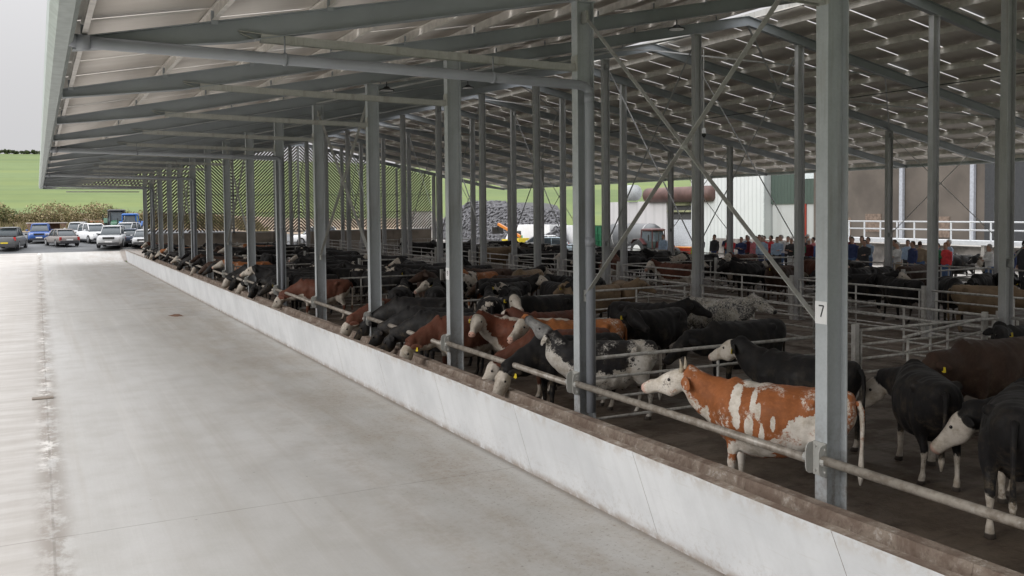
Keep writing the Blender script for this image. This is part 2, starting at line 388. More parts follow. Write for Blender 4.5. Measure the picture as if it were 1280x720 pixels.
# ------------------------------------------------------------------ ground
def sst(x, a, b):
    t = min(1, max(0, (x-a)/(b-a))); return t*t*(3-2*t)
def hgt(X, Y):
    left = .85*sst(Y, 77, 83.5) + max(0, min(Y, 118)-83)*.030
    rightp = -.006*max(0, min(Y, 80)-27) + .9*sst(Y, 84, 130)*1.2 - 1.0*sst(X, 43, 50)*sst(Y, 58, 66)*(1-sst(Y, 100, 120))
    t = sst(X, 12, 40)
    h = left*(1-t) + rightp*t
    h += 1.9*sst(Y, 117, 132)
    if Y > 128: h += (Y-128)*.0775*sst(Y, 128, 180) if Y < 470 else (342*.0775 - (Y-470)*.02)
    h += 1.4*math.sin(X*.012+1)*sst(Y, 150, 400)
    return h
def grid(name, xs, ys, mat, dz=0., label=None):
    b = MB(); nx = len(xs)
    for y in ys:
        for x in xs: b.v.append((x, y, hgt(x, y)+dz))
    for j in range(len(ys)-1):
        for i in range(nx-1):
            b.f.append((j*nx+i, j*nx+i+1, (j+1)*nx+i+1, (j+1)*nx+i)); b.m.append(0)
    o = b.build(name, mat, smooth=True); o['kind'] = 'structure'; return o
def lin(a, b, n): return [a+(b-a)*i/n for i in range(n+1)]
grid('hills', lin(-900,-60,14)+lin(-50,80,44)+lin(100,1300,30), lin(-60,76,8)+lin(77,84,8)+lin(86,134,24)+lin(140,470,30)+lin(500,1600,12), M['grass'], -.06)
def flat(name, x0, x1, y0, y1, z, mat):
    b = MB(); b.v = [(x0,y0,z),(x1,y0,z),(x1,y1,z),(x0,y1,z)]; b.f = [(0,1,2,3)]; b.m = [0]
    o = b.build(name, mat); o['kind'] = 'structure'; return o
grid('lane', lin(-14,5.96,10), [-8, 10, 30, 50, 70, 76]+lin(77,81.5,9), M['lane'], 0.)
flat('pen_floor', 7.36, 32.0, -8, 77.6, .004, M['pen'])
grid('apron', lin(5.96,32,10), [77.5,78.3,79,80,81,82,83,84], M['lane'], 0.)
grid('car_park', lin(-40,40,24), lin(81.5,84,4)+lin(86,116,12), M['asphalt'], -.004)
flat('rear_passage', 32.2, 37.2, -6, 66, .22, M['conc'])
grid('yard', lin(32.0,75,16), lin(-8,118,40), M['conc'], -.004)
soil = plain('bare_soil', (.24,.185,.13), .95, 0, .35, .35)
grid('bare_bank', lin(-30,60,45), lin(114,131,14), soil, .03)
drain = MB(); drain.box(-.19,.19,20.2,20.42,.006,.022); [drain.box(-.17+i*.05,-.145+i*.05,20.22,20.40,.022,.028) for i in range(7)]
tag(drain.build('drain_cover', M['concdirt']), 'small rusty drain cover set in the joint of the concrete lane', 'drain cover')

for i, (x, y, r) in enumerate(((4.35, 34.6, .42),)):
    b = MB(); pr = random.Random(i); pts = []
    for k in range(22):
        a = 2*PI*k/22; q = r*(.7+.45*noise.noise(Vector((math.cos(a)*1.5+i*3, math.sin(a)*1.5, 0)))+pr.uniform(-.08,.08)); pts.append((x+q*math.cos(a)*.8, y+q*math.sin(a)*1.3))
    b.add([(px__, py__, .002) for px__, py__ in pts]+[(x+(px__-x)*.7, y+(py__-y)*.7, .014) for px__, py__ in pts]+[(x, y, .02)], [(k, (k+1) % 22, 22+(k+1) % 22, 22+k) for k in range(22)]+[(22+k, 22+(k+1) % 22, 44) for k in range(22)])
    tag(b.build('dung_pat', plain('dung%d' % i, (.17,.085,.05), .9, 0, .4, 20), smooth=True), ['reddish-brown dung smear on the lane beside the far floor joint', 'small brown dung spot on the lane near the trough foot', 'brown dung spot on the lane midway along the near trough', 'smallest brown dung spot, nearest the camera beside the trough'][i], 'dung', 'dung spots on the lane')
# ------------------------------------------------------------------ the shed
COLY = [7.13+5*k for k in range(15)]        # centre lines of the frames; frame 0 carries the number plate
XR = (7.37, 17.6, 21.75, 31.75)             # outer faces of the four column rows
RIDGE = 19.7
def zb(x): return 9.28 - .2*abs(RIDGE-x)    # rafter soffit
shed = empty('cattle_shed', (7.37, 7.13, 0), 0, 'large open-sided steel cattle shed with overhanging sheeted roof', 'cattle shed')
SO = Vector(shed.location)
def sb(mb, name, mat, smooth=False, origin=None):
    """part of the shed, given in world coordinates, with its origin at a chosen world point"""
    o = Vector(origin) if origin is not None else SO
    me = mb.mesh(name, mat, smooth, o); ob = inst(name, me, o-SO, parent=shed); return ob
def ibeam(mb, z1, d=.30, w=.165, tf=.014, tw=.01, z0=0.):
    mb.box(0, tf, -w/2, w/2, z0, z1); mb.box(d-tf, d, -w/2, w/2, z0, z1); mb.box(tf, d-tf, -tw/2, tw/2, z0, z1)
colmesh = {}
for ri, x in enumerate(XR):
    d = .30 if ri in (0, 3) else .26
    mb = MB(); top = min(zb(x), zb(x+d))+.01; ibeam(mb, top, d, .165 if ri in (0,3) else .16); mb.box(-.04, d+.04, -.13, .13, .004, .03)
    mb.box(-.03, d+.03, -.09, .09, top-.02, top+.0)
    colmesh[ri] = mb.mesh('column', M['steel'] if ri == 0 else M['steel_dark'])
for k, y in enumerate([2.13]+COLY):
    for ri, x in enumerate(XR):
        if k == 0 and ri != 1: pass
        inst('column', colmesh[ri], (x-SO.x, y-SO.y, 0), parent=shed)
# rafters: I-section with the eaves end tapered
def rafter_mesh(side):
    mb = MB(); x0, x1 = (.42, RIDGE) if side < 0 else (39.0, RIDGE+.001)
    def top(x): return zb(x)+.30
    def bot(x):
        e = abs(x-x0); return zb(x) + max(0, .15*(1-e/1.9))
    xs = [x0, x0+(1.9 if side < 0 else -1.9), x1]
    for a, b in zip(xs[:-1], xs[1:]):
        for (zf, h, w) in ((bot, .014, .165), (lambda x: top(x)-.014, .014, .165)):
            mb.prism([(a, zf(a)), (b, zf(b)), (b, zf(b)+h), (a, zf(a)+h)], -w/2, w/2)
        mb.prism([(a, bot(a)+.014), (b, bot(b)+.014), (b, top(b)-.014), (a, top(a)-.014)], -.005, .005)
    mb.prism([(x0, bot(x0)), (x0+.012, bot(x0)), (x0+.012, top(x0)), (x0, top(x0))] if side < 0 else [(x0, bot(x0)), (x0, top(x0)), (x0-.012, top(x0)), (x0-.012, bot(x0))], -.083, .083)
    if side < 0:      # cleats seen under the purlins
        for px_ in PURL: mb.box(px_-.04, px_+.04, -.1, -.085, top(px_)-.05, top(px_)+.12)
    return mb.mesh('rafter', M['rafter'])
PURL = [.55+1.49*i for i in range(13)]; PURR = [2*RIDGE-p for p in PURL]
rm = {s: rafter_mesh(s) for s in (-1, 1)}
for y in [-7.87, -2.87, 2.13]+COLY:
    for s in (-1, 1): inst('rafter', rm[s], (-SO.x, y-SO.y, 0), parent=shed)
RY0, RY1 = -12.9, 77.5
# purlins: Z-section running the length of the roof
for px_ in PURL+PURR:
    z = zb(px_)+.302; mb = MB(); mb.box(px_-.03, px_+.03, RY0, RY1, z, z+.008); mb.box(px_-.004, px_+.004, RY0, RY1, z+.008, z+.152); mb.box(px_-.035, px_+.035, RY0, RY1, z+.152, z+.16)
    sb(mb, 'purlin', M['purlin'])
# roof sheets: arched sheets with open slots between neighbours, staggered course by course
mb = MB(); WS = 5/3.
for side, P in ((-1, PURL), (1, PURR)):
    for ci in range(len(P)):
        xa = P[ci] - (.30 if ci == 0 else .10)*(-side if side < 0 else -1)*1.0
        if side < 0: xa = P[ci]-(.30 if ci == 0 else .10)
        else: xa = P[ci]+(.30 if ci == 0 else .10)
        xb = (P[ci+1] if ci+1 < len(P) else RIDGE+(-.42 if side < 0 else .42))
        if side < 0: xb = min(xb+.05, RIDGE-.58)
        else: xb = max(xb-.05, RIDGE+.58)
        if abs(xb-xa) < .2: continue
        y = RY0 - (WS/2 if ci % 2 else 0); 
        while y < RY1:
            g_ = rnd.uniform(.026, .042); y0 = max(y+g_, RY0); y1 = min(y+WS-g_, RY1)
            if y1-y0 > .1:
                nn_ = 9; row = []
                for xx, up in ((xa, .028), (xb, .004)):
                    for th in (0., .012):
                        for i in range(nn_):
                            t = i/(nn_-1); yy = y0+(y1-y0)*t
                            row.append((xx, yy, zb(xx)+.463+up+th + .012*math.sin(PI*t)**.8 + rnd.uniform(-.0015,.0015)))
                A, B, C_, D_ = 0, nn_, 2*nn_, 3*nn_; fs = []
                for i in range(nn_-1):
                    fs += [(A+i, A+i+1, C_+i+1, C_+i), (B+i, D_+i, D_+i+1, B+i+1), (A+i, B+i, B+i+1, A+i+1), (C_+i, C_+i+1, D_+i+1, D_+i)]
                fs += [(A, C_, D_, B), (A+nn_-1, B+nn_-1, D_+nn_-1, C_+nn_-1)]
                mb.add(row, fs)
            y += WS
sb(mb, 'roof_sheeting', M['sheet'], True)
for s in (-1, 1):   # upstands along the open ridge
    mb = MB(); x = RIDGE+s*.60; z = zb(x)+.47
    mb.bar((x, RY0, z+.10), (x, RY1, z+.10), .012, .20); mb.bar((x+s*.06, RY0, z-.0), (x+s*.06, RY1, z-.0), .16, .01)
    sb(mb, 'ridge_upstand', M['galv'])
# open gutters at both eaves
for s, xe in ((-1, .42), (1, 38.98)):
    mb = MB(); z = zb(xe)+.20; o = s
    prof = [(xe, z+.24), (xe, z+.02), (xe+o*.05, z-.03), (xe+o*.19, z-.03), (xe+o*.26, z+.05), (xe+o*.27, z+.26), (xe+o*.255, z+.26), (xe+o*.245, z+.055), (xe+o*.185, z-.018), (xe+o*.055, z-.018), (xe+o*.012, z+.03), (xe+o*.012, z+.24)]
    mb.prism(prof, RY0, RY1)
    for y in np.arange(2.2, 77, 1.0): mb.box(min(xe, xe+o*.26), max(xe, xe+o*.26), y-.012, y+.012, z+.235, z+.25)
    sb(mb, 'gutter', M['gutter'])
# props under the overhang, one at each front column
for k, y in enumerate([2.13]+COLY):
    mb = MB(); yy = y-.02; p = Vector((7.37, yy, 5.84)); q = Vector((2.62, yy, 5.93))
    mb.bar(p+Vector((-.0,0,0)), q, .10, .012); mb.bar(p+Vector((0,.048,-.05)), q+Vector((0,.048,-.05)), .008, .10); mb.bar(p+Vector((0,-.048,-.05)), q+Vector((0,-.048,-.05)), .008, .10)
    mb.bar(q+Vector((.05,0,0)), q+Vector((-.28,0,.02)), .09, .012); mb.bar(q+Vector((-.05,0,-.08)), q+Vector((-.26,0,.0)), .05, .012)
    mb.box(7.345, 7.37, yy-.08, yy+.08, 5.74, 5.98)
    sb(mb, 'eaves_prop', M['galv'], origin=(7.37, y, 5.84))
# rainwater pipes from the gutter to every fourth column
for k in (1, 5, 9, 13):
    y = COLY[k]-.16; mb = MB()
    mb.tube([(.30, y, 5.84), (.31, y, 5.76), (.37, y, 5.68), (.50, y, 5.655)], .082, 14); mb.tube([(.46, y, 5.655), (.60, y, 5.655)], .09, 14)
    mb.tube([(.50, y, 5.655), (7.36, y, 5.52), (7.46, y, 5.50), (7.525, y, 5.44), (7.53, y, 5.34), (7.53, y, .50)], .073, 14)
    mb.tube([(7.53, y, 5.40), (7.53, y, 5.26)], .082, 14); mb.tube([(7.53, y, 3.2), (7.53, y, 3.06)], .08, 14)
    for xx in (2.9, 5.9):
        zz = 5.655-(xx-.5)*.0197
        mb.tube([(xx-.02, y, zz), (xx+.02, y, zz)], .085, 14); mb.bar((xx, y, zz+.07), (xx, y, zz+.30+.0), .01, .02)
    sb(mb, 'downpipe', M['pipe'], True)
# cross bracing in every third bay
def brace(x, y0, y1, z0, z1, mat, wd=.07):
    mb = MB(); a = .09
    mb.bar((x, y0, z1), (x, y1, z0), .008, wd, up=(1,0,0)); mb.bar((x+.03, y0, z0), (x+.03, y1, z1), .008, wd, up=(1,0,0))
    mb.box(x-.02, x+.05, (y0+y1)/2-.03, (y0+y1)/2+.03, (z0+z1)/2-.03, (z0+z1)/2+.03)
    for yy in (y0, y1):
        for zz in (z0, z1): mb.box(x-.006, x+.036, yy-.07, yy+.07, zz-.09, zz+.09)
    return mb
for k in (0, 3, 6, 9, 12):
    for ri, x in enumerate(XR):
        zt = zb(x)-.25
        mb = brace(x+.12, COLY[k]+.09, COLY[k+1]-.09, 2.3 if ri == 0 else 2.45, zt, None, .075 if ri == 0 else .05)
        sb(mb, 'cross_brace', M['galv'] if ri == 0 else M['steel_dark'])
    # wind bracing in the roof plane
    mb = MB()
    for xa, xb in ((7.5, 13.6), (13.6, RIDGE), (RIDGE, 25.8), (25.8, 31.9)):
        mb.bar((xa, COLY[k], zb(xa)+.05), (xb, COLY[k+1], zb(xb)+.05), .05, .05); mb.bar((xb, COLY[k], zb(xb)+.04), (xa, COLY[k+1], zb(xa)+.04), .05, .05)
    sb(mb, 'roof_brace', M['steel_dark'])
# conduit below the right slope
mb = MB(); mb.tube([(27.2, RY0, zb(27.2)-.05), (27.2, RY1, zb(27.2)-.05)], .018, 6); sb(mb, 'conduit', M['black'])
# slatted gable at the far end over a low concrete wall with an opening in the central passage
GY = 77.35
mb = MB()
def slats(x0, x1, zlo, zhi, sgn):
    p = .265; n0 = int(-(x1-x0)/p)-60; n1 = 80
    for i in range(n0, n1):
        pts = []
        c = zlo(x0)+i*p      # line z = c + sgn*(x-x0)  (descending board when sgn = -1)
        a, b = x0, x1
        seg = []
        N = 24
        for j in range(N+1):
            x = a+(b-a)*j/N; z = c + (x-x0 if sgn > 0 else (x1-x))
            if zlo(x)+.02 <= z <= zhi(x)-.02: seg.append((x, z))
        if len(seg) >= 2: mb.bar((seg[0][0], GY, seg[0][1]), (seg[-1][0], GY, seg[-1][1]), .02, .122)
bays = [(7.55, 10.9, 1), (11.1, 14.2, -1), (14.4, 17.6, 1), (17.8, 19.6, 1), (19.8, 21.75, -1), (22.0, 25.2, -1), (25.4, 28.4, 1), (28.6, 31.7, 1)]
for x0, x1, s in bays:
    slats(x0, x1, lambda x: 2.08, lambda x: zb(x)+.1, s)
slats(.6, 7.3, lambda x: 5.66, lambda x: zb(x)+.28, 1)
sb(mb, 'slatted_gable', M['slat'], origin=(7.5, GY, 2))
mb = MB()
for x in (11.0, 14.3, 17.7, 19.7, 21.9, 25.3, 28.5): mb.box(x-.09, x+.09, GY+.03, GY+.2, 0, zb(x))
mb.box(7.5, 31.9, GY+.03, GY+.12, 2.02, 2.12); mb.box(7.5, 31.9, GY+.03, GY+.12, 3.6, 3.68); mb.box(7.5, 31.9, GY+.03, GY+.12, 5.1, 5.18); mb.box(.5, 7.5, GY+.03, GY+.12, 5.58, 5.66)
sb(mb, 'gable_frame', M['steel_dark'], origin=(7.5, GY, 0))
mb = MB(); mb.box(7.7, 18.6, GY-.03, GY+.12, 0, 2.02); mb.box(20.6, 31.7, GY-.03, GY+.12, 0, 2.02)
for x in (10.9, 14.2, 17.4, 24.5, 28.2): mb.box(x-.1, x+.1, GY-.09, GY-.03, 0, 2.02)
sb(mb, 'gable_wall', M['concdirt'], origin=(7.7, GY, 0))
mb = MB(); mb.box(2.0, 7.2, GY+.6, GY+.66, 5.36, 5.44); sb(mb, 'gable_tie', M['galv'])
# lamps hanging from the rafters
def lamp(x, y, label):
    z = zb(x)-.02; t = empty('high_bay_lamp', (x, y, z), 0, label, 'lamp', 'black lamps hanging under the roof')
    mb = MB(); mb.tube([(0,0,0), (0,0,-.12)], .012, 6); mb.tube([(0,0,-.12), (0,0,-.17), (0,0,-.2), (0,0,-.22)], [.05,.10,.19,.19], 18); mb.build('lamp_housing', M['black'], t)
    g = MB(); g.tube([(0,0,-.221), (0,0,-.228)], .165, 18); g.build('lens', M['lampglass'], t)
lamp(7.9, 17.4-.28, 'black disc lamp under the rafter left of the downpipe column'); lamp(13.0, 17.13-.2, 'black disc lamp high between the number 7 column and the downpipe column')
lamp(7.9, 22.1, 'black disc lamp hung above the third front column'); lamp(12.4, 27.0, 'black disc lamp deep under the left roof slope')
t = empty('hanging_camera', (20.5, 25.2, 9.0), 0, 'small black-tipped camera hanging on a thin pole below the roof', 'camera')
mb = MB(); mb.tube([(0,0,.1), (0,0,-2.6)], .02, 8); mb.build('pole', M['galv'], t); mb = MB(); mb.tube([(0,0,-2.6),(0,0,-2.72),(0,0,-2.78)], [.06,.08,.09], 12); mb.build('mount', M['white'], t)
mb = MB(); mb.tube([(0,0,-2.78),(0,0,-2.86),(0,0,-2.92)], [.085,.075,.02], 12); mb.build('dome', M['black'], t)

# number plates on the front columns
def seg_text(mb, s, y, z, h, x):
    """seven-stroke figures drawn as thin raised bars on the lane-facing side; text runs toward -Y"""
    w_ = h*.55; st = h*.12
    strokes = {'7': [((0,1),(1,1)), ((1,1),(.4,0))], '9': [((0,1),(1,1)),((0,1),(0,.5)),((0,.5),(1,.5)),((1,1),(1,0)),((0,0),(1,0))]}
    for ch in s:
        for (a, b) in strokes[ch]:
            p = (x, y-a[0]*w_, z+a[1]*h); q = (x, y-b[0]*w_, z+b[1]*h); mb.bar(p, q, .003, st, up=(1,0,0)) if False else mb.bar(p, q, st, .003, up=(1,0,0))
for k, ch, z in ((0, '7', 2.51), (2, '9', 2.36)):
    y = COLY[k]; t = empty('number_plate', (7.37, y, z), 0, 'white plate with a black number 7 on the nearest front column' if k == 0 else 'small white number plate on the third front column', 'number plate', 'number plates on the columns')
    mb = MB(); mb.box(-.006, 0, -.082, .082, -.12, .12); mb.build('plate', M['white'], t)
    if k == 0:
        mb = MB(); seg_text(mb, ch, .028, -.045, .12, -.008); mb.build('number', M['ink'], t)
    else:
        mb = MB(); seg_text(mb, ch, .02, -.03, .08, -.008); mb.build('number', M['ink'], t)

# ------------------------------------------------------------------ feed trough and rail
tr = empty('feed_trough', (5.96, 7.0, 0), 0, 'long concrete feed trough of precast sections between the lane and the pens', 'feed trough')
L_ = 2.9; y = -3.0 + .55
joint0 = 11.0
ys = [joint0 + L_*i for i in range(-5, 23)]
prof = [(5.96,0.),(5.84,.92),(5.95,.925),(6.10,.22),(7.12,.20),(7.20,.50),(7.345,.505),(7.355,0.)]
for a in ys:
    b_ = a+L_-.006
    if b_ > 77.2: break
    mb = MB(); n = len(prof); N = 7; rows = []
    for j in range(N):
        yy = a+(b_-a)*j/(N-1)
        for i, (x, z) in enumerate(prof):
            dy = .34*z/.92 if i in (1, 2) else 0.
            dz = rnd.uniform(-.008, .004) if i in (1,2,5,6) and 0 < j < N-1 else 0
            rows.append((x+(rnd.uniform(-.006,.006) if i in (2,5,6) else 0), yy+dy, z+dz))
    for j in range(N-1):
        for i in range(n-1):
            mb.add([rows[j*n+i], rows[j*n+i+1], rows[(j+1)*n+i+1], rows[(j+1)*n+i]], [(0,1,2,3)], 0 if i == 0 else 1)
    mb.add(rows[:n], [tuple(range(n))], 1); mb.add(rows[-n:], [tuple(range(n))], 1)
    me = mb.mesh('trough_section', [M['wallo'], M['walli']], False, (5.96, 7.0, 0))
    inst('trough_section', me, parent=tr)
mb = MB(); nx, ny = 10, 330
for j in range(ny+1):
    for i in range(nx+1):
        x = 6.03+1.12*i/nx; yy = -3+79.5*j/ny
        mb.v.append((x, yy, .27+.12*noise.noise(Vector((x*1.7, yy*.7, 0)))+.05*noise.noise(Vector((x*7, yy*5, 3)))+.05*math.sin(PI*i/nx)))
for j in range(ny):
    for i in range(nx): mb.f.append((j*(nx+1)+i, j*(nx+1)+i+1, (j+1)*(nx+1)+i+1, (j+1)*(nx+1)+i)); mb.m.append(0)
tag(mb.build('silage', M['feed'], smooth=True), 'chopped brown silage lying along the feed trough', 'silage', kind='stuff')
# bent end plate of the trough at the far end, then the feed rail
rail = empty('feed_rail', (7.3, 7.1, 0), 0, 'worn galvanised feed rail bolted along the front columns above the trough', 'feed rail')
RO = Vector(rail.location); ZR = .945
for k in range(-2, 14):
    y0, y1 = 7.13+5*k, 12.13+5*k
    mb = MB(); dz = rnd.uniform(-.012,.012); xo = 7.30
    mb.tube([(xo, y0+.10, ZR+dz-.03), (xo, (y0+y1)/2, ZR+.0), (xo, y1-.10, ZR-dz+.02)], .050, 14)
    me = mb.mesh('rail_tube', M['tube'], True, RO); inst('rail_tube', me, parent=rail)
mb = MB()
mb.box(.045, .069, -.085, .085, -.18, .18)                       # plate on the flange
for s in (-1, 1):
    mb.prism([(-.06,-.09),(-.06,.09),(-.045,.14),(-.01,.165),(.045,.17),(.045,-.17),(-.01,-.165),(-.045,-.14)], s*.092-.006, s*.092+.006)
    mb.tube([(0, s*.098, 0), (0, s*.15, 0)], .056, 12)
    for z in (-.12, .12): mb.tube([(.02, s*.10, z), (.02, s*.118, z)], .016, 6)
for z in (-.13, .13):
    for yy in (-.05, .05): mb.tube([(.045, yy, z), (.03, yy, z)], .014, 6)
bk = mb.mesh('rail_bracket', M['galv'])
for k in range(-1, 15): inst('rail_bracket', bk, (0, 7.13+5*k-RO.y, ZR), parent=rail)

# ------------------------------------------------------------------ pens: tubular gates
def gate_meshes(Lg, hg, nr, nu):
    rails = []
    return
gate_cache = {}
def gate(p, q, label, hg=1.32, nr=5, nu=3, detail=True, grp='tubular gates across the pens'):
    p = Vector((p[0], p[1], 0)); q = Vector((q[0], q[1], 0)); d = q-p; Lg = d.length; rz = math.atan2(d.y, d.x)
    t = empty('pen_gate', p, rz, label, 'gate', grp)
    key = (round(Lg, 1), nr, nu)
    if key not in gate_cache:
        ms = []
        b = MB(); b.tube([(0,0,0),(Lg,0,0)], .030, 8); r_top = b.mesh('rail', M['gate'], True)
        b = MB(); b.tube([(.05,0,0),(Lg-.05,0,0)], .024, 8); r_ = b.mesh('rail', M['gate'], True)
        b = MB(); b.tube([(0,0,.12),(0,0,hg-.02)], .026, 8); u_ = b.mesh('upright', M['gate'], True)
        b = MB(); b.box(-.05,.05,-.05,.05,0,hg+.12); p_ = b.mesh('gate_post', M['gate'])
        gate_cache[key] = (r_top, r_, u_, p_)
    r_top, r_, u_, p_ = gate_cache[key]
    for i in range(nr):
        z = hg - i*(hg-.25)/(nr-1); inst('rail', r_top if i == 0 else r_, (0, 0, z), parent=t)
    for i in range(nu): inst('upright', u_, (.12+(Lg-.24)*i/(nu-1), .0, 0), parent=t)
    inst('gate_post', p_, (-.02, 0, 0), parent=t)
    return t
ordn = ['first','second','third','fourth','fifth','sixth','seventh','eighth','ninth','tenth','eleventh','twelfth','thirteenth','fourteenth','fifteenth']
for i, k in enumerate((1, 3, 5, 7, 9, 11, 13)):
    y = COLY[k] + (.32 if k == 1 else .1)
    near = 'at the %s front column' % ordn[k]
    gate((7.75, y), (13.1, y if k == 1 else y), 'tube gate across the left pens %s, trough half' % near, nr=4, hg=1.24)
    gate((13.55, y-.2), (17.45, y-.35 if k == 1 else y), 'tube gate across the left pens %s, passage half' % near, nr=5)
    gate((22.0, y), (26.7, y), 'tube gate across the right pens %s, passage half' % near)
    gate((26.9, y), (31.6, y), 'tube gate across the right pens %s, far half' % near)
for k in range(0, 14):
    y0, y1 = COLY[k]+.15, COLY[k+1]-.15
    gate((17.72, y0), (17.72, y1), 'tube gate along the near passage side, %s bay from the number 7 column' % ordn[k], nr=5)
    gate((21.7, y0), (21.7, y1), 'tube gate along the far passage side, %s bay from the number 7 column' % ordn[k], nr=5)
    gate((31.95, y0), (31.95, y1), 'tube barrier behind the right pens, %s bay from the number 7 column' % ordn[k], nr=3, hg=1.25)
# a gate swung open in the pen right of the numbered column, and water troughs
gate((17.3, 12.3), (13.6, 11.2), 'tube gate swung open behind the number 7 column', nr=5)

# ------------------------------------------------------------------ cattle
def lerp(a, b, t): return a+(b-a)*t
def bez(p0, p1, p2, p3, t):
    return p0*(1-t)**3 + p1*3*t*(1-t)**2 + p2*3*t*t*(1-t) + p3*t**3
TORSO = [(-.91,1.17,.09,.07),(-.87,1.14,.19,.16),(-.78,1.09,.28,.24),(-.64,1.05,.33,.285),(-.48,1.01,.375,.29),(-.34,.975,.40,.315),(-.12,.94,.435,.37),(.10,.925,.45,.395),(.28,.93,.45,.375),(.44,.955,.44,.31),(.58,1.0,.40,.275),(.72,1.04,.33,.215),(.84,1.06,.25,.155),(.92,1.05,.15,.09)]
POSES = {   # poll (x, y, z), nose-down pitch, head yaw, neck end
    'level':  ((1.22, .00, 1.42), 24, 0),  'up':     ((1.17, .02, 1.385), 15, 5),
    'chin':   ((.98,-.10, 1.50), -30,-42),'feed':   ((1.42, .00, .80), 52, 0),
    'feedl':  ((1.38, .14, .82), 55, 28),  'feedr':  ((1.38,-.14, .84), 50,-28),
    'low':    ((1.34, .00, 1.12), 38, 0),  'turnl':  ((1.02, .34, 1.42), 28, 88),
    'turnr':  ((1.02,-.34, 1.42), 28,-88), 'lowl':   ((1.22, .34, 1.02), 48, 75),
    'backl':  ((.98, .44, 1.34), 30, 112), 'halfr':  ((1.14,-.20, 1.40), 26,-45),
    'halfl':  ((1.14, .20, 1.40), 26, 45), 'lowr':   ((1.22,-.34, 1.02), 48,-75),
}
LEGS = {'stand': ((0,0),(0,0),(0,0),(0,0)), 'step': ((.12,0),(-.10,0),(.10,0),(-.12,0)), 'wide': ((.05,.03),(-.06,.04),(-.08,.04),(.07,.04))}
NK = 26
def cow_parts(pose, legs, fat=1.0):
    P, pitch, hy = POSES[pose]; P = Vector(P); pit_, yw = R(pitch), R(hy)
    h = Vector((math.cos(pit_)*math.cos(yw), math.cos(pit_)*math.sin(yw), -math.sin(pit_)))
    lat = Vector((-math.sin(yw), math.cos(yw), 0)); v = h.cross(lat); v = -v if v.z < 0 else v
    if pitch < -80: pass
    mb = MB()
    X, Y, Z = Vector((1,0,0)), Vector((0,1,0)), Vector((0,0,1))
    mb.ring([((x,0,z), Y, Z, w_*fat, hh, 2.25) for x, z, hh, w_ in TORSO], NK)
    # withers and hook bones
    mb.ring([((.36,0,1.30), Y, Z, .05,.05,2), ((.46,0,1.33), Y, Z, .10,.085,2), ((.58,0,1.33), Y, Z, .10,.08,2), ((.70,0,1.29), Y, Z, .05,.05,2)], 12)
    for s in (-1, 1):
        mb.ring([((-.60,s*.20,1.24), Y, Z, .04,.04,2), ((-.50,s*.245,1.265), Y, Z, .085,.08,2), ((-.40,s*.22,1.23), Y, Z, .04,.05,2)], 10)
        mb.ring([((-.90,s*.09,1.18), Y, Z, .03,.03,2), ((-.86,s*.12,1.20), Y, Z, .06,.06,2), ((-.78,s*.12,1.18), Y, Z, .04,.05,2)], 10)
        mb.ring([((.50,s*.20,.86), X, Y, .10,.06,2), ((.52,s*.225,1.02), X, Y, .15,.085,2), ((.50,s*.19,1.20), X, Y, .11,.06,2), ((.48,s*.12,1.32), X, Y, .06,.03,2)], 12)
    # neck
    A = Vector((.60,0,1.10)); B = P - h*.02 + v*-.02
    c1 = A + Vector((.26,0,.06 if P.z > 1.2 else -.06)); bk = (Vector((B.x-A.x, B.y-A.y, B.z-A.z))).normalized(); c2 = B - (h*.35+bk*.65)*.20
    neck = []
    for i in range(9):
        t = i/8; c = bez(A, c1, c2, B, t); d = (bez(A, c1, c2, B, min(1, t+.05))-bez(A, c1, c2, B, max(0, t-.05))).normalized()
        u = Vector((-d.y, d.x, 0)); u = u.normalized() if u.length > .05 else Y; u = u if u.dot(Y) >= -.2 else -u
        up = d.cross(u); up = up if up.dot(v+Z*.3) > 0 else -up
        hh = lerp(.35, .165, t**.8); ww = lerp(.225, .115, t**.7)
        neck.append((c - up*(.04*math.sin(PI*t)), u, up, ww, hh, 2.1))
    mb.ring(neck, 20)
    # dewlap
    # head: poll to muzzle
    HS = [(-.07,.045,.05,-.02),(-.03,.085,.09,-.02),(.04,.108,.125,-.035),(.12,.115,.145,-.055),(.20,.105,.140,-.065),(.28,.084,.115,-.06),(.36,.070,.092,-.052),(.43,.072,.082,-.050),(.49,.080,.076,-.050),(.53,.070,.062,-.052),(.55,.045,.038,-.05)]
    mb.ring([(P+h*a*1.08+v*d*1.08, lat, v, w_*1.1, hh*1.08, 2.3) for a, w_, hh, d in HS], 20)
    for s in (-1, 1):      # brow and cheek
        mb.ring([(P+h*.10+lat*s*.085+v*.035, lat, v, .02,.02,2), (P+h*.15+lat*s*.095+v*.03, lat, v, .034,.034,2), (P+h*.20+lat*s*.085+v*.02, lat, v, .02,.02,2)], 8)
    # legs
    fl, fr, hl, hr = LEGS[legs]
    for s, (dx, dy) in ((1, fl), (-1, fr)):
        q = [(.50,.185,.98,.15,.11),(.50,.20,.80,.13,.095),(.49,.195,.64,.088,.07),(.50,.19,.50,.062,.056),(.51,.187,.42,.058,.056),(.505,.185,.34,.043,.040),(.505,.185,.20,.038,.035),(.51,.185,.13,.048,.045),(.535,.185,.075,.046,.045),(.555,.185,.035,.064,.058),(.565,.185,.0,.070,.062)]
        mb.ring([((x+dx*(1-z/.98)**1.0, s*(y+dy), z), Y, X, b, a, 2) for x, y, z, a, b in q], 12)
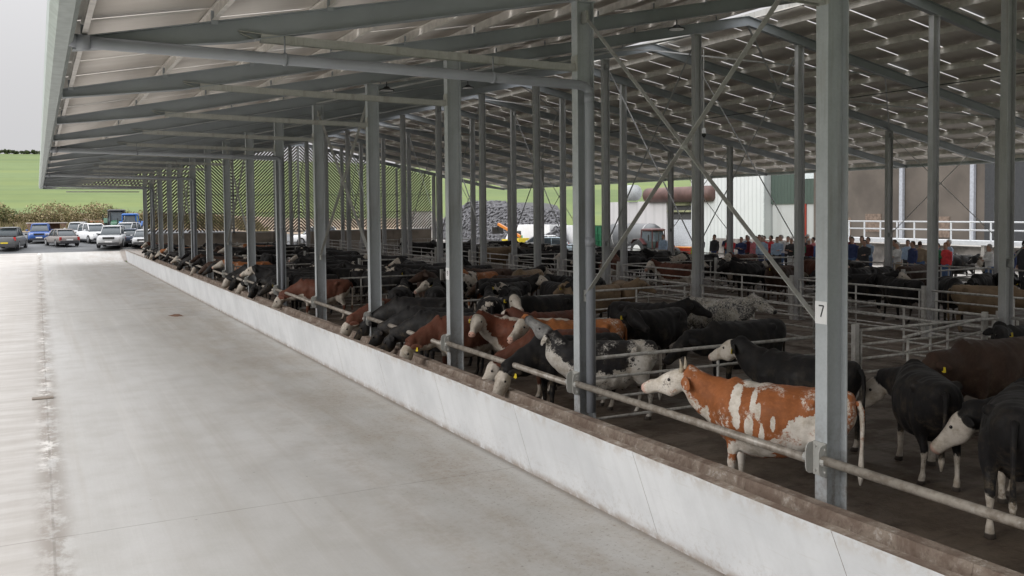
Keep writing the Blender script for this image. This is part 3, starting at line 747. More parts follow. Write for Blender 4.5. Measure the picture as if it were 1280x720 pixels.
    for s, (dx, dy) in ((1, hl), (-1, hr)):
        q = [(-.60,.17,1.08,.22,.12),(-.56,.19,.92,.215,.125),(-.545,.20,.80,.17,.11),(-.575,.195,.68,.115,.085),(-.64,.185,.58,.075,.062),(-.70,.18,.50,.062,.052),(-.705,.178,.44,.055,.046),(-.69,.178,.34,.044,.038),(-.675,.178,.20,.040,.036),(-.665,.178,.13,.050,.046),(-.64,.18,.075,.047,.046),(-.615,.18,.035,.064,.058),(-.605,.18,.0,.070,.062)]
        mb.ring([((x+dx*(1-z/1.08), s*(y+dy), z), Y, X, b, a, 2) for x, y, z, a, b in q], 12)
    # udder / sheath fold
    mb.ring([((-.42,0,.62), Y, Z, .03,.03,2), ((-.34,0,.60), Y, Z, .13,.09,2), ((-.22,0,.60), Y, Z, .12,.08,2), ((-.10,0,.60), Y, Z, .03,.03,2)], 12)
    return mb, P, h, lat, v, neck
def tail_ear(mb, P, h, lat, v, swing=.0, ears=True):
    pts = [(-.86,0,1.22),(-.93,0,1.24),(-.965,swing*.1,1.16),(-.975,swing*.3,.95),(-.97,swing*.6,.75),(-.965,swing*.9,.58),(-.96,swing,.42),(-.955,swing*1.05,.30)]
    mb.tube(pts, [.045,.04,.034,.025,.02,.03,.038,.012], 8)
    if ears:
        for s in (-1, 1):
            b = P + h*.02 + lat*s*.085 - v*.015; d = (lat*s*.70 - h*.48 - v*.36).normalized(); nrm = (h*.55+v*.55+lat*s*.5).normalized(); u = d.cross(nrm).normalized(); nrm = u.cross(d).normalized()
            sec = [(0,.030,.022),(.05,.056,.018),(.11,.072,.013),(.17,.060,.010),(.215,.030,.008),(.23,.006,.004)]
            mb.ring([(b+d*t-v*(t*t*.9), u, nrm, a, c, 2) for t, a, c in sec], 10)
def remesh(mb, voxel, smooth=4, fac=.5):
    me = mb.mesh('tmp', []); ob = bpy.data.objects.new('tmp', me); col.objects.link(ob)
    m = ob.modifiers.new('r', 'REMESH'); m.mode = 'VOXEL'; m.voxel_size = voxel; m.use_smooth_shade = True
    m = ob.modifiers.new('s', 'SMOOTH'); m.iterations = smooth; m.factor = fac
    dg = bpy.context.evaluated_depsgraph_get(); dg.update()
    ev = ob.evaluated_get(dg); m2 = bpy.data.meshes.new_from_object(ev)
    bpy.data.objects.remove(ob); bpy.data.meshes.remove(me)
    return m2
COWM = {}
def cow_mesh(pose, legs, voxel, patches=None, swing=0., fat=1.0):
    key = (pose, legs, voxel, bool(patches) and id(patches), swing, fat)
    if key in COWM: return COWM[key]
    mb, P, h, lat, v, neck = cow_parts(pose, legs, fat)
    body = remesh(mb, voxel, 5 if voxel < .03 else 2)
    n = len(body.vertices); co = np.empty(n*3); body.vertices.foreach_get('co', co)
    c3 = co.reshape(-1, 3); no = np.empty(n*3); body.vertices.foreach_get('normal', no); no = no.reshape(-1, 3)
    if voxel < .04:
        dd = np.array([.016*noise.noise(Vector((p[0]*9, p[1]*5, p[2]*3.2)))*(1 if p[2] > .6 else .3)+.013*noise.noise(Vector((p[0]*6, p[1]*6, p[2]*4)))+.012*noise.noise(Vector((p[0]*2.5+9, p[1]*2.5, p[2]*2.2))) for p in c3]); c3 += no*dd[:,None]
    vs = [tuple(p) for p in co.reshape(-1, 3)]; fs = [tuple(p.vertices) for p in body.polygons]
    bpy.data.meshes.remove(body)
    ex = MB(); tail_ear(ex, P, h, lat, v, swing)
    ne = len(vs); vs2 = vs+[tuple(p) for p in ex.v]; fs2 = fs+[tuple(i+ne for i in f) for f in ex.f]
    me = bpy.data.meshes.new('cow'); me.from_pydata(vs2, [], fs2); me.polygons.foreach_set('use_smooth', [True]*len(me.polygons))
    co = np.array(vs2); N = len(co)
    q = co-np.array(P); qx = q@np.array(h); qy = q@np.array(lat); qz = q@np.array(v)+.05
    rad = np.sqrt(qy**2+qz**2)
    face = np.minimum(qx-.0, .235-rad); face = np.where(np.arange(N) >= ne, -.08, face)      # ears stay coat coloured
    face = np.clip(face, -.3, .3)
    # belly / throat line
    tx = np.interp(co[:,0], [a[0] for a in TORSO], [a[1] for a in TORSO]); th = np.interp(co[:,0], [a[0] for a in TORSO], [a[2] for a in TORSO])
    und = np.clip((tx-co[:,2])/th, -1.2, 1.2)
    und = np.where(co[:,0] > .9, -1.2, und); best = np.full(N, 9.)
    for c, u, up, ww, hh, _ in neck[2:]:
        d = co-np.array(c); dist = np.linalg.norm(d, axis=1); val = -(d@np.array(up))/hh
        upd = dist < np.minimum(best, .42); und = np.where(upd & (co[:,0] > .62), val, und); best = np.where(dist < best, dist, best)
    und = np.where(co[:,2] < .52, -.2, und)
    pat = np.full(N, -1.)
    if patches:
        for (c, r, yside) in patches:
            d = (co-np.array(c))/np.array(r); pv = 1-np.linalg.norm(d, axis=1); pat = np.maximum(pat, np.clip(pv, -1, 1))
    mz = np.where(np.arange(N) < ne, np.where(rad < .22, qx, 0), 0)
    a = me.attributes.new('coat_a', 'FLOAT_VECTOR', 'POINT'); a.data.foreach_set('vector', np.stack([face, und, np.zeros(N)], 1).astype(np.float32).ravel())
    a = me.attributes.new('coat_b', 'FLOAT_VECTOR', 'POINT'); a.data.foreach_set('vector', np.stack([pat, mz, np.zeros(N)], 1).astype(np.float32).ravel())
    me.materials.append(None)
    eb = MB(); es = []
    for s in (-1, 1):
        c = P+h*.175+lat*s*.116+v*.004; es.append(c)
    COWM[key] = (me, P, h, lat, v, es)
    return COWM[key]
def sphere(r, n=10):
    mb = MB(); mb.ring([((0,0,-r*math.cos(PI*i/n)), (1,0,0), (0,1,0), max(.0005, r*math.sin(PI*i/n)), max(.0005, r*math.sin(PI*i/n)), 2) for i in range(n+1)], 12); return mb
eye_me = sphere(.021, 8).mesh('eye', M['eye'], True)
b = MB(); b.prism([(-.028,0),(.028,0),(.036,-.075),(.0,-.085),(-.036,-.075)], -.003, .003); tag_me = b.mesh('ear_tag', M['yellow'])
b = MB(); b.tube([(0,0,-.02),(.0,0,.05),(.008,0,.11),(.022,0,.17)], [.030,.025,.017,.005], 10); horn_me = b.mesh('horn', M['horn'], True)
nostril_me = sphere(.013, 6).mesh('nostril', M['eye'], True)
COAT = {
 'black': cow_mat('coat_black', (.010,.0092,.0095)),
 'black_wf': cow_mat('coat_black_white_face', (.010,.0092,.0095), face=.02, leg=.20, muzzle=(.42,.27,.22)),
 'black_sock': cow_mat('coat_black_white_socks', (.011,.010,.0105), dirt=.95, face=.02, leg=.46, muzzle=(.42,.27,.22)),
 'black_pied': cow_mat('coat_black_pied', (.011,.010,.0105), face=.30, leg=.3, pscale=1.25, pthr=.585),
 'brown': cow_mat('coat_dark_brown', (.042,.024,.017), dirt=.6),
 'red_wf': cow_mat('coat_red_white_face', (.085,.030,.018), face=.02, under=.45, back=9, leg=.30, muzzle=(.48,.28,.22)),
 'red_line': cow_mat('coat_red_white_line', (.12,.036,.018), face=.02, under=.45, back=.93, leg=.30, muzzle=(.48,.28,.22)),
 'ginger': cow_mat('coat_ginger', (.26,.095,.032), face=.03, leg=.2, muzzle=(.48,.30,.24), speck=.25),
 'tan': cow_mat('coat_tan', (.17,.12,.075), muzzle=(.2,.14,.11)),
 'roan': cow_mat('coat_grey_roan', (.045,.045,.048), pscale=2.0, pthr=.47, speck=.9, amp=.25, white=(.46,.44,.40)),
 'speckle': cow_mat('coat_black_white_speckled', (.02,.02,.021), face=.26, under=.35, leg=.5, pscale=1.1, pthr=.56, speck=1.0, amp=.2, white=(.56,.53,.49)),
 'greyface': cow_mat('coat_grey_face', (.013,.012,.013), under=.15, leg=.5, patch=.1, speck=.35, amp=.22, white=(.56,.53,.49), facecol=(.24,.235,.23)),
 'white': cow_mat('coat_dirty_white', (.50,.46,.40), dirt=.8, muzzle=(.4,.28,.23)),
 'hero': cow_mat('coat_ginger_and_white', (.27,.092,.032), face=-.01, under=.97, leg=.47, patch=.02, amp=.20, white=(.70,.65,.59), muzzle=(.56,.36,.30), dirt=.16, speck=.34, base2=(.36,.125,.045), facedirt=(.12,.10,.09)),
}
WORDS = {'black': 'black cow', 'black_wf': 'black white-faced cow', 'black_sock': 'black white-faced cow', 'black_pied': 'black and white cow', 'brown': 'dark brown cow', 'red_wf': 'red-brown white-faced cow', 'red_line': 'red-brown white-faced cow', 'ginger': 'ginger cow', 'tan': 'tan cow', 'roan': 'grey roan cow', 'speckle': 'speckled black and white cow', 'greyface': 'speckled grey-faced cow', 'white': 'dirty white cow', 'hero': 'ginger and white cow'}
POSEW = {'feed': 'feeding', 'feedl': 'feeding', 'feedr': 'feeding'}
NCOW = []
def cow(rx, ry, head, pose, coat, label, legs='stand', voxel=.03, scale=1.0, near=True, tagside=0, horns=False, patches=None, swing=0., grp=None, fat=1.0):
    """a cow whose rump is over (rx, ry) and which faces along the compass angle head (degrees from +X)"""
    a = R(head); cx = rx+.88*scale*math.cos(a); cy = ry+.88*scale*math.sin(a)
    me, P, h, lat, v, es = cow_mesh(pose, legs, voxel, patches, swing, fat)
    o = bpy.data.objects.new('cow', me); col.objects.link(o); o.location = (cx, cy, .004); o.rotation_euler = (0,0,a); o.scale = (scale,)*3
    o.material_slots[0].link = 'OBJECT'; o.material_slots[0].material = COAT[coat]
    tag(o, label, 'cow', grp or 'cattle in the shed')
    if near:
        for c in es: inst('eye', eye_me, c, parent=o)
        for s in (-1, 1): inst('nostril', nostril_me, P+h*.578+lat*s*.038-v*.034, parent=o)
    if tagside:
        s = tagside; d = (lat*s*.70 - h*.48 - v*.36).normalized(); p = P+h*.02+lat*s*.085-v*.015+d*.12-v*.012+h*.014+lat*s*.012
        t_ = inst('ear_tag', tag_me, p, parent=o); t_.rotation_euler = (0, 0, math.atan2(h.y, h.x)+PI/2)
    if horns:
        for s in (-1, 1):
            hn = inst('horn', horn_me, P+h*.0+lat*s*.08+v*.06, parent=o); hn.rotation_euler = (R(-12*s), R(-4), math.atan2(h.y, h.x))
    NCOW.append((cx, cy)); return o

V1, V2, V3 = .020, .027, .042
HP = [((.43,.30,1.20),(.075,.30,.24),1), ((.40,.36,.97),(.055,.2,.13),1), ((.20,.30,1.22),(.04,.3,.16),1), ((.13,.32,1.10),(.035,.2,.10),1), ((.24,.38,.93),(.06,.2,.13),1), ((.08,.38,.84),(.035,.2,.12),1), ((-.40,.33,.90),(.24,.25,.20),1), ((-.30,.3,.72),(.30,.3,.12),1), ((.25,.3,.62),(.30,.3,.12),1), ((-.70,.20,1.20),(.17,.35,.20),1), ((-.55,.3,1.04),(.07,.25,.12),1), ((-.15,.36,.74),(.16,.2,.07),1), ((.84,.0,.84),(.13,.22,.30),1), ((.25,.0,1.38),(.20,.2,.05),1), ((.98,0,1.06),(.30,.16,.10),1), ((-.95,.0,.7),(.06,.2,.62),1), ((-.05,.36,.98),(.03,.2,.09),1)]
cow(8.60, 7.80, 121, 'up', 'hero', 'ginger and white horned cow standing behind the number 7 column', 'stand', V1, 1.035, horns=True, patches=HP, swing=.02)
cow(10.55, 9.5, 104, 'level', 'black_wf', 'black cow with white face and yellow tag, right behind the ginger and white horned cow', 'step', V1, 1.0, tagside=1)
GP = [((-.62,.0,1.0),(.34,.6,.42),1), ((.95,-.05,1.0),(.22,.12,.40),1)]
cow(9.5, 13.0, 155, 'chin', 'greyface', 'speckled black and white cow lifting its grey face beside the downpipe column', 'wide', V1, .98, patches=GP)
cow(9.4, 14.0, 172, 'feedl', 'black_wf', 'black cow with white face feeding, first left of the downpipe column', 'stand', V1, 1.0, tagside=1)
cow(9.75, 14.85, 168, 'feed', 'red_wf', 'red-brown cow feeding with its white muzzle lowest, between the second and third front columns', 'stand', V1, .98)
cow(10.45, 15.45, 165, 'halfl', 'ginger', 'long ginger cow with pale face turned to the lane, left of the downpipe column', 'step', V2, 1.03, tagside=0)
cow(9.75, 16.25, 140, 'turnl', 'red_line', 'red-brown cow with white face turned to the lane, just right of the third front column', 'stand', V1, 1.0, tagside=-1)
cow(9.05, 17.75, 172, 'feedl', 'red_wf', 'red-eared cow feeding with white face out, just left of the third front column', 'stand', V1, 1.0, tagside=1)
cow(8.75, 18.1, 138, 'feed', 'black', 'black cow with head deep in the trough, first beyond the third front column', 'stand', V2, 1.0)
cow(8.9, 19.25, 140, 'feed', 'black', 'black cow with head deep in the trough, second beyond the third front column', 'step', V2, 1.0)
cow(9.4, 20.95, 148, 'feed', 'black', 'broad black cow feeding just right of the fourth front column', 'wide', V2, 1.06)
cow(9.15, 22.1, 166, 'feedl', 'red_wf', 'red-faced cow feeding at the foot of the fourth front column', 'stand', V2, 1.0)
cow(9.2, 25.2, 62, 'level', 'black_pied', 'black and white cow facing away, right of the fifth front column', 'stand', V2, 1.0)
cow(10.2, 24.6, 66, 'level', 'black_wf', 'black cow facing away with white tail head, second right of the fifth front column', 'step', V2, 1.0, tagside=1)
cow(8.8, 31.1, 122, 'low', 'black_wf', 'black cow with white face lowered, right of the first downpipe beyond', 'stand', V2, 1.0, tagside=1)
cow(9.3, 30.0, 160, 'feed', 'red_wf', 'red-brown cow feeding with white face between the fifth and sixth front columns', 'stand', V2, 1.0)
# right foreground
cow(10.05, 7.68, 52, 'lowl', 'black_sock', 'black cow with white socks seen from behind, just right of the number 7 column', 'step', V1, 1.02, swing=.05)
cow(14.65, 9.5, 176, 'low', 'brown', 'dark brown cow with yellow ear tag behind the black cow with white socks', 'stand', V2, 1.06, tagside=1)
cow(9.08, 6.10, 30, 'feedr', 'black_sock', 'mud-caked black cow cut off by the right edge of the photo', 'wide', V1, 1.08)
cow(12.2, 7.15, 184, 'lowr', 'black_wf', 'black cow pointing its white face left between two other black cows', 'stand', V2, 1.04)
cow(17.3, 10.9, 184, 'halfl', 'black', 'black cow with yellow tag at the right edge beside the open gate', 'stand', V2, 1.0, tagside=1)
cow(14.7, 18.9, -72, 'level', 'roan', 'grey roan cow facing the camera behind the crossing braces', 'stand', V2, 1.0)
cow(12.5, 18.9, -62, 'halfl', 'black', 'black cow with yellow tag facing the camera behind the ginger cow', 'stand', V2, 1.0, tagside=1)
cow(13.1, 13.75, 178, 'low', 'black', 'large black cow with lowered head behind the front gate rails', 'stand', V2, 1.04, fat=1.08)
cow(10.2, 20.9, 66, 'level', 'black_pied', 'black cow with a white band facing away behind the third front column', 'stand', V2, 1.0)
cow(13.0, 27.6, -22, 'halfr', 'black_wf', 'black cow with white face seen side-on beyond the second left gate', 'stand', V2, 1.0)
cow(14.4, 25.6, -95, 'level', 'black', 'black cow facing the camera beyond the second left gate', 'stand', V2, 1.0)
cow(24.0, 22.6, -40, 'halfr', 'black_wf', 'black cow with white face across the passage, beside the second gate', 'stand', V2, 1.0)
cow(23.3, 17.6, -60, 'low', 'tan', 'tan cow standing across the passage right of the number 7 column', 'stand', V2, 1.0)
# the rest of the herd
def free(x, y, r=1.05): return all((x-a)**2+(y-b)**2 > r*r for a, b in NCOW)
coats = ['black']*16+['black_wf']*11+['black_pied']*5+['brown']*3+['red_wf']*2+['ginger','tan','roan','speckle']
poses = ['level','level','low','halfl','halfr','turnl','turnr','low','up','backl']
herd = []
hr = random.Random(21)
# along the trough
y = 32.6
while y < 76:
    kdist = min(abs(y-(c)) for c in COLY)
    if kdist > .45 and hr.random() < .86:
        hd = hr.uniform(135, 175); a = R(hd); px0 = 7.15+hr.uniform(0,.25)
        rx = px0 - 2.25*math.cos(a); ry = y-2.25*math.sin(a)*1.0
        herd.append((rx, ry, hd, hr.choice(['feed','feedl','feedr','low','lowr','halfl','level']), hr.choice(coats+['black_wf','black_wf','red_wf','black_wf','black_pied']), True))
    y += hr.uniform(.95, 1.35)
for x0, x1, y0, y1, n in ((11.2, 16.6, 23.4, 31.6, 14), (11.0, 16.6, 33.4, 41.4, 13), (11.0, 16.6, 43.4, 51.5, 11), (11, 16.6, 53.3, 61.5, 10), (11, 16.6, 63.3, 71.5, 9),
                          (9.5, 12.4, 15.6, 21.4, 3), (24.0, 30.6, 14.5, 21.4, 9), (23.0, 30.6, 23.4, 31.4, 13), (23, 30.6, 33.4, 41.4, 15), (23, 30.6, 43.4, 51.4, 12), (23, 30.6, 53.4, 61.4, 10)):
    c = 0; tr_ = 0
    while c < n and tr_ < 400:
        tr_ += 1; x, y = hr.uniform(x0, x1), hr.uniform(y0, y1)
        if not free(x, y, 1.25): continue
        hd = hr.choice([0, 90, 180, 270, 180, 200, 160])+hr.uniform(-35, 35); a = R(hd)
        herd.append((x-.88*math.cos(a), y-.88*math.sin(a), hd, hr.choice(poses), hr.choice(coats), False)); NCOW.append((x, y)); c += 1
for (x, y, hd, cc) in ((38.6, 26.2, 175, 'black_pied'), (39.0, 24.6, 190, 'black'), (38.8, 28.2, 170, 'black'), (40.6, 25.4, 5, 'black_wf'), (39.2, 22.8, 185, 'speckle')):
    herd.append((x, y, hd, 'level', cc, None))
from collections import defaultdict
bybay = defaultdict(list)
for hrow in herd:
    rx, ry, hd, po, ct, feed = hrow; cy_ = ry+.88*math.sin(R(hd)); cx_ = rx+.88*math.cos(R(hd))
    bay = int((cy_-7.13)//5); side = 'rear' if feed is None else ('trough' if feed else ('left' if cx_ < 18 else 'right'))
    bybay[(side, bay)].append((cx_, hrow))
for (side, bay), lst in sorted(bybay.items(), key=lambda q: (q[0][0], q[0][1])):
    lst.sort(key=lambda q: q[0] if side != 'trough' else q[1][1])
    bayw = ordn[min(bay, 14)] if bay >= 0 else 'first'
    for i, (cx_, (rx, ry, hd, po, ct, feed)) in enumerate(lst):
        if side == 'trough': lb = '%s feeding in the %s bay, %s from the near column' % (WORDS[ct], bayw, ordn[i])
        elif side == 'rear': lb = '%s behind the visitors by the retaining wall, %s from the left' % (WORDS[ct], ordn[i])
        else: lb = '%s in the %s pens, %s bay, %s from the %s' % (WORDS[ct], side, bayw, ordn[i], 'trough' if side == 'left' else 'passage')
        far = ry > 36
        cow(rx, ry, hd, po, ct, lb, hr.choice(['stand','step','wide']) if not far else 'stand', V3 if far else V2, hr.uniform(.94, 1.05), near=not far, tagside=hr.choice([0,1,-1]) if not far else 0)

# ------------------------------------------------------------------ vehicles
def paint(name, c): 
    m = plain(name, c, .3, .0, .06, 2); return m
PT = {k: paint('paint_'+k, c) for k, c in dict(grey=(.10,.105,.11), silver=(.42,.43,.44), blue=(.03,.09,.30), taupe=(.22,.20,.19), white=(.72,.73,.74), navy=(.05,.07,.11), lightblue=(.45,.55,.62), dark=(.05,.05,.055), green=(.02,.10,.05), orange=(.50,.17,.02), red=(.33,.04,.025), maroon=(.07,.02,.02), tractorblue=(.03,.14,.45)).items()}
def wheel(parent, x, y, r, wd, rimc='rim'):
    mb = MB(); mb.tube([(0,-wd/2,0),(0,-wd*.4,0),(0,wd*.4,0),(0,wd/2,0)], [r*.93,r,r,r*.93], 18); wv = mb.build('wheel', M['tyre'], parent); wv.location = (x, y, r)
    s = 1 if y > 0 else -1; mb = MB(); mb.tube([(0,s*wd*.48,0),(0,s*wd*.53,0)], [r*.62,r*.55], 14); mb.build('rim', M[rimc] if rimc in M else PT[rimc], wv)
def car(kind, loc, rz, pc, label, grp='vehicles parked beyond the shed', scale=1., plate='white'):
    t = empty({'pickup': 'pickup_truck'}.get(kind, 'parked_car'), (loc[0], loc[1], hgt(*loc)+.0), R(rz), label, 'pickup truck' if kind == 'pickup' else 'car', grp); t.scale = (scale,)*3
    Y, Z = (0,1,0), (0,0,1)
    if kind == 'sedan': Lh, W, hood, roof, wr = 2.3, .90, .88, 1.44, .33; gx = [(-1.75,.60,.92),(-1.05,.64,1.40),(.35,.64,1.42),(1.15,.66,.93)]
    elif kind == 'suv': Lh, W, hood, roof, wr = 2.25, .94, 1.05, 1.72, .37; gx = [(-2.12,.66,1.05),(-1.9,.66,1.66),(.45,.66,1.68),(1.15,.68,1.08)]
    else: Lh, W, hood, roof, wr = 2.6, .93, 1.10, 1.78, .38; gx = [(-.95,.64,1.08),(-.78,.64,1.70),(.65,.64,1.74),(1.35,.68,1.12)]
    mb = MB(); zc = (hood+.28)/2; hh = (hood-.28)/2
    mb.ring([((-Lh,0,zc-.04), Y, Z, W*.80, hh*.72, 5), ((-Lh+.12,0,zc), Y, Z, W*.95, hh*.95, 6), ((-Lh+.6,0,zc), Y, Z, W, hh, 6), ((.9,0,zc), Y, Z, W, hh, 6), ((1.5,0,zc-.04), Y, Z, W*.98, hh*.94, 5), ((Lh-.15,0,zc-.08), Y, Z, W*.93, hh*.84, 5), ((Lh,0,zc-.12), Y, Z, W*.82, hh*.66, 4)], 24)
    body = mb.build('body', PT[pc], t, True)
    mb = MB(); mb.ring([((x,0,hood-.06+(z-hood+.06)/2), Y, Z, w_+(.10 if i in (0,3) else 0), max(.03, (z-hood+.06)/2), 5) for i, (x, w_, z) in enumerate(gx)], 20); mb.build('windows', M['glass'], t, True)
    mb = MB(); x1, x2 = gx[1][0], gx[2][0]; mb.ring([((x1-.12,0,roof-.05), Y, Z, .56,.02,4), ((x1+.05,0,roof-.025), Y, Z, .62,.045,4), ((x2-.05,0,roof-.02), Y, Z, .62,.045,4), ((x2+.14,0,roof-.06), Y, Z, .56,.02,4)], 16)
    for s in (-1, 1):
        for (xa, za), (xb, zb_) in (((gx[0][0]+.02, hood-.02), (x1, roof-.05)), ((gx[3][0]-.03, hood-.02), (x2, roof-.05)), (((x1+x2)/2, hood-.04), ((x1+x2)/2, roof-.05))): mb.bar((xa, s*.74, za), (xb, s*.625, zb_), .05, .07)
    mb.build('roof', PT[pc], t, True)
    if kind == 'pickup':
        mb = MB(); mb.box(-2.5, -1.0, -.80, .80, 1.101, 1.13); mb.build('bed_cover', M['black'], t)
    for x in (-Lh+.85, Lh-.88):
        for s in (-1, 1): wheel(t, x, s*(W-.10), wr, .22)
    mb = MB(); mb.box(-Lh-.03, -Lh+.25, -W*.82, W*.82, .30, .48); mb.box(Lh-.22, Lh+.03, -W*.80, W*.80, .28, .44); mb.box(-Lh+.4, Lh-.4, -W*.9, W*.9, .22, .34); mb.build('bumper', PT['dark'], t)
    mb = MB(); mb.box(Lh-.06, Lh+.02, -.42, .42, hood-.34, hood-.18); mb.build('grille', M['black'], t)
    for s in (-1, 1):
        mb = MB(); mb.box(-.10, .04, -.17, .17, -.07, .07); h_ = mb.build('headlight', M['lampglass'], t); h_.location = (Lh-.09, s*W*.66, hood-.26)
        mb = MB(); mb.box(-.03, .08, -.09, .09, -.14, .12); h_ = mb.build('tail_light', M['redlens'], t); h_.location = (-Lh+.03, s*W*.78, hood-.2)
        mb = MB(); mb.ring([((-.04,0,0), Y, Z, .02,.02,2), ((0,0,0), Y, Z, .11,.08,3), ((.08,0,0), Y, Z, .04,.03,2)], 10); h_ = mb.build('mirror', PT[pc], t, True); h_.location = (gx[3][0]-.35, s*(W+.08), hood+.08)
    mb = MB(); mb.box(-Lh-.045, -Lh-.03, -.26, .26, .52, .63); mb.build('rear_plate', M['yellow'] if plate == 'yellow' else M['white'], t)
    mb = MB(); mb.box(Lh+.03, Lh+.045, -.26, .26, .46, .56); mb.build('front_plate', M['white'], t)
    return t
car('suv', (5.6, 84.0), -102, 'silver', 'silver off-road car facing the camera, nearest the shed corner', scale=1.06)
car('pickup', (-2.0, 84.8), 82, 'grey', 'dark grey pickup truck seen from behind at the left edge', plate='yellow')
car('suv', (.2, 93.5), -93, 'blue', 'blue and white off-road car facing the camera on the left')
car('sedan', (1.8, 87.6), 104, 'taupe', 'grey-brown saloon car turned away between the blue car and the silver one')
car('suv', (3.35, 95.5), -98, 'silver', 'silver off-road car facing the camera in the back row')
car('suv', (4.5, 91.5), -75, 'white', 'white off-road car half hidden behind the nearest silver one')
car('pickup', (7.5, 91.5), -120, 'silver', 'pale pickup truck beside the blue tractor')
car('sedan', (7.0, 86.0), 95, 'navy', 'dark blue car beside the shed corner, seen from behind')
car('sedan', (8.1, 84.0), -100, 'silver', 'silver car half hidden by the last shed column')
car('sedan', (41.5, 74.5), 118, 'white', 'white saloon car parked beyond the back of the shed', scale=1.1)
car('sedan', (39.6, 70.0), 150, 'lightblue', 'pale blue car parked in front of the white saloon car', scale=1.05)
car('suv', (24.0, 88.5), 170, 'white', 'white van-like car seen through the passage opening of the gable')
def tractor(loc, rz, pc, label, roofc, s=1.):
    t = empty('tractor', (*loc, hgt(*loc)), R(rz), label, 'tractor', 'tractors'); t.scale = (s,)*3; Y, Z = (0,1,0), (0,0,1)
    mb = MB(); mb.ring([((.4,0,1.35), Y, Z, .42,.42,4), ((1.6,0,1.3), Y, Z, .40,.38,4), ((2.35,0,1.2), Y, Z, .34,.30,3), ((2.5,0,1.15), Y, Z, .2,.2,3)], 16); mb.build('bonnet', PT[pc], t, True)
    mb = MB(); mb.box(-1.0, 2.2, -.3, .3, .65, 1.0); mb.build('chassis', M['black'], t)
    mb = MB(); mb.ring([((0,0,1.15), (1,0,0), Y, .78,.70,5), ((0,0,1.7), (1,0,0), Y, .88,.80,5), ((-.05,0,2.55), (1,0,0), Y, .72,.68,5)], 20); mb.build('cab_glass', M['glass'], t)
    for x in (-.76,.72):
        for y in (-.72,.72): mb = MB(); mb.bar((x, y, 1.1), (x*.92, y*.94, 2.58), .08, .08); mb.build('cab_pillar', PT[pc] if pc != 'green' else M['black'], t)
    mb = MB(); mb.ring([((0,0,2.54), (1,0,0), Y, .80,.76,5), ((0,0,2.66), (1,0,0), Y, .90,.84,5), ((0,0,2.76), (1,0,0), Y, .7,.66,5)], 20); mb.build('cab_roof', PT[roofc], t, True)
    for s_ in (-1, 1):
        wheel(t, -.75, s_*.92, .88, .5, 'yellow' if pc == 'green' else 'white'); wheel(t, 1.75, s_*.85, .6, .38, 'yellow' if pc == 'green' else 'white')
        mb = MB(); mb.ring([((-1.5,s_*.95,1.5), Y, Z, .24,.03,4), ((-1.2,s_*.95,1.85), Y, Z, .27,.03,4), ((-.4,s_*.95,1.9), Y, Z, .27,.03,4), ((.1,s_*.95,1.45), Y, Z, .24,.03,4)], 10); mb.build('mudguard', PT[pc], t)
        mb = MB(); mb.box(-.03,.03,-.05,.05,-.25,.25); h_ = mb.build('mirror', M['black'], t); h_.location = (.75, s_*1.15, 2.0)
    mb = MB(); mb.tube([(1.2,-.45,1.4),(1.2,-.45,2.5)], .05, 8); mb.build('exhaust', M['black'], t)
tractor((7.0, 99.0), -100, 'green', 'green tractor with dark cab behind the parked cars', 'dark', 1.02)
tractor((8.0, 96.0), -105, 'tractorblue', 'blue-roofed tractor beside the green one', 'tractorblue', .9)
tractor((51.6, 70.9), -85, 'maroon', 'tractor with dark red cab in front of the grey tanker', 'maroon', 1.12)
# slurry tanker, green trailer, spreader
Y, Z = (0,1,0), (0,0,1)
t = empty('slurry_tanker', (55.5, 79.6, hgt(55.5, 79.6)), R(-74), 'big grey tanker behind the dark red tractor', 'tanker')
mb = MB(); mb.ring([((x,0,2.15), Y, Z, w_, w_, 2) for x, w_ in ((-3.2,.3),(-3.05,1.0),(-2.7,1.32),(2.5,1.32),(2.95,1.1),(3.15,.4))], 28); mb.build('tank', PT['grey'], t, True)
mb = MB(); [mb.tube([(x-.05,0,2.15),(x+.05,0,2.15)], 1.35, 28) for x in (-1.9, 0.1, 2.0)]; mb.build('hoop', M['steel_dark'], t)
for x in (-1.0, .6):
    for s_ in (-1, 1): wheel(t, x, s_*1.15, .75, .5)
mb = MB(); mb.box(-3, 3.6, -.4, .4, .6, .85); mb.build('drawbar', M['black'], t)
mb = MB()
for i, (w_, h_) in enumerate(((.5,.42),(.34,.30),(.36,.30),(.34,.34),(.30,.50),(.36,.32),(.34,.46))):
    x = -1.35+i*.42
    mb.bar((x, 1.338, 2.05), (x, 1.338, 2.05+h_), .07, .012, up=(0,1,0)); mb.bar((x, 1.338, 2.08+h_*(.9 if i % 2 else .5)), (x+w_*.8, 1.338, 2.08+h_*.6), .012, .07); mb.bar((x+w_*.75, 1.338, 2.05), (x+w_*.75, 1.338, 2.05+h_*.6), .07, .012, up=(0,1,0))
mb.build('lettering', M['white'], t)
t = empty('farm_trailer', (55.0, 85.2, hgt(55, 85)), R(-80), 'dark green ribbed trailer left of the grey tanker', 'trailer')
mb = MB(); mb.prism([(-1.2,1.0),(1.2,1.0),(1.35,3.2),(-1.35,3.2)], -2.8, 2.8, 'x'); [mb.box(x-.05, x+.05, -1.42, 1.42, 1.0, 3.2) for x in np.arange(-2.7, 2.8, .6)]; [mb.box(-2.85, 2.85, -1.40, 1.40, z, z+.08) for z in (1.6, 2.3, 3.12)]; mb.build('body', PT['green'], t)
mb = MB(); mb.box(-2.7, 3.4, -.5, .5, .7, 1.0); mb.build('chassis', M['black'], t)
for x in (-.9,.5):
    for s_ in (-1, 1): wheel(t, x, s_*1.1, .6, .4)
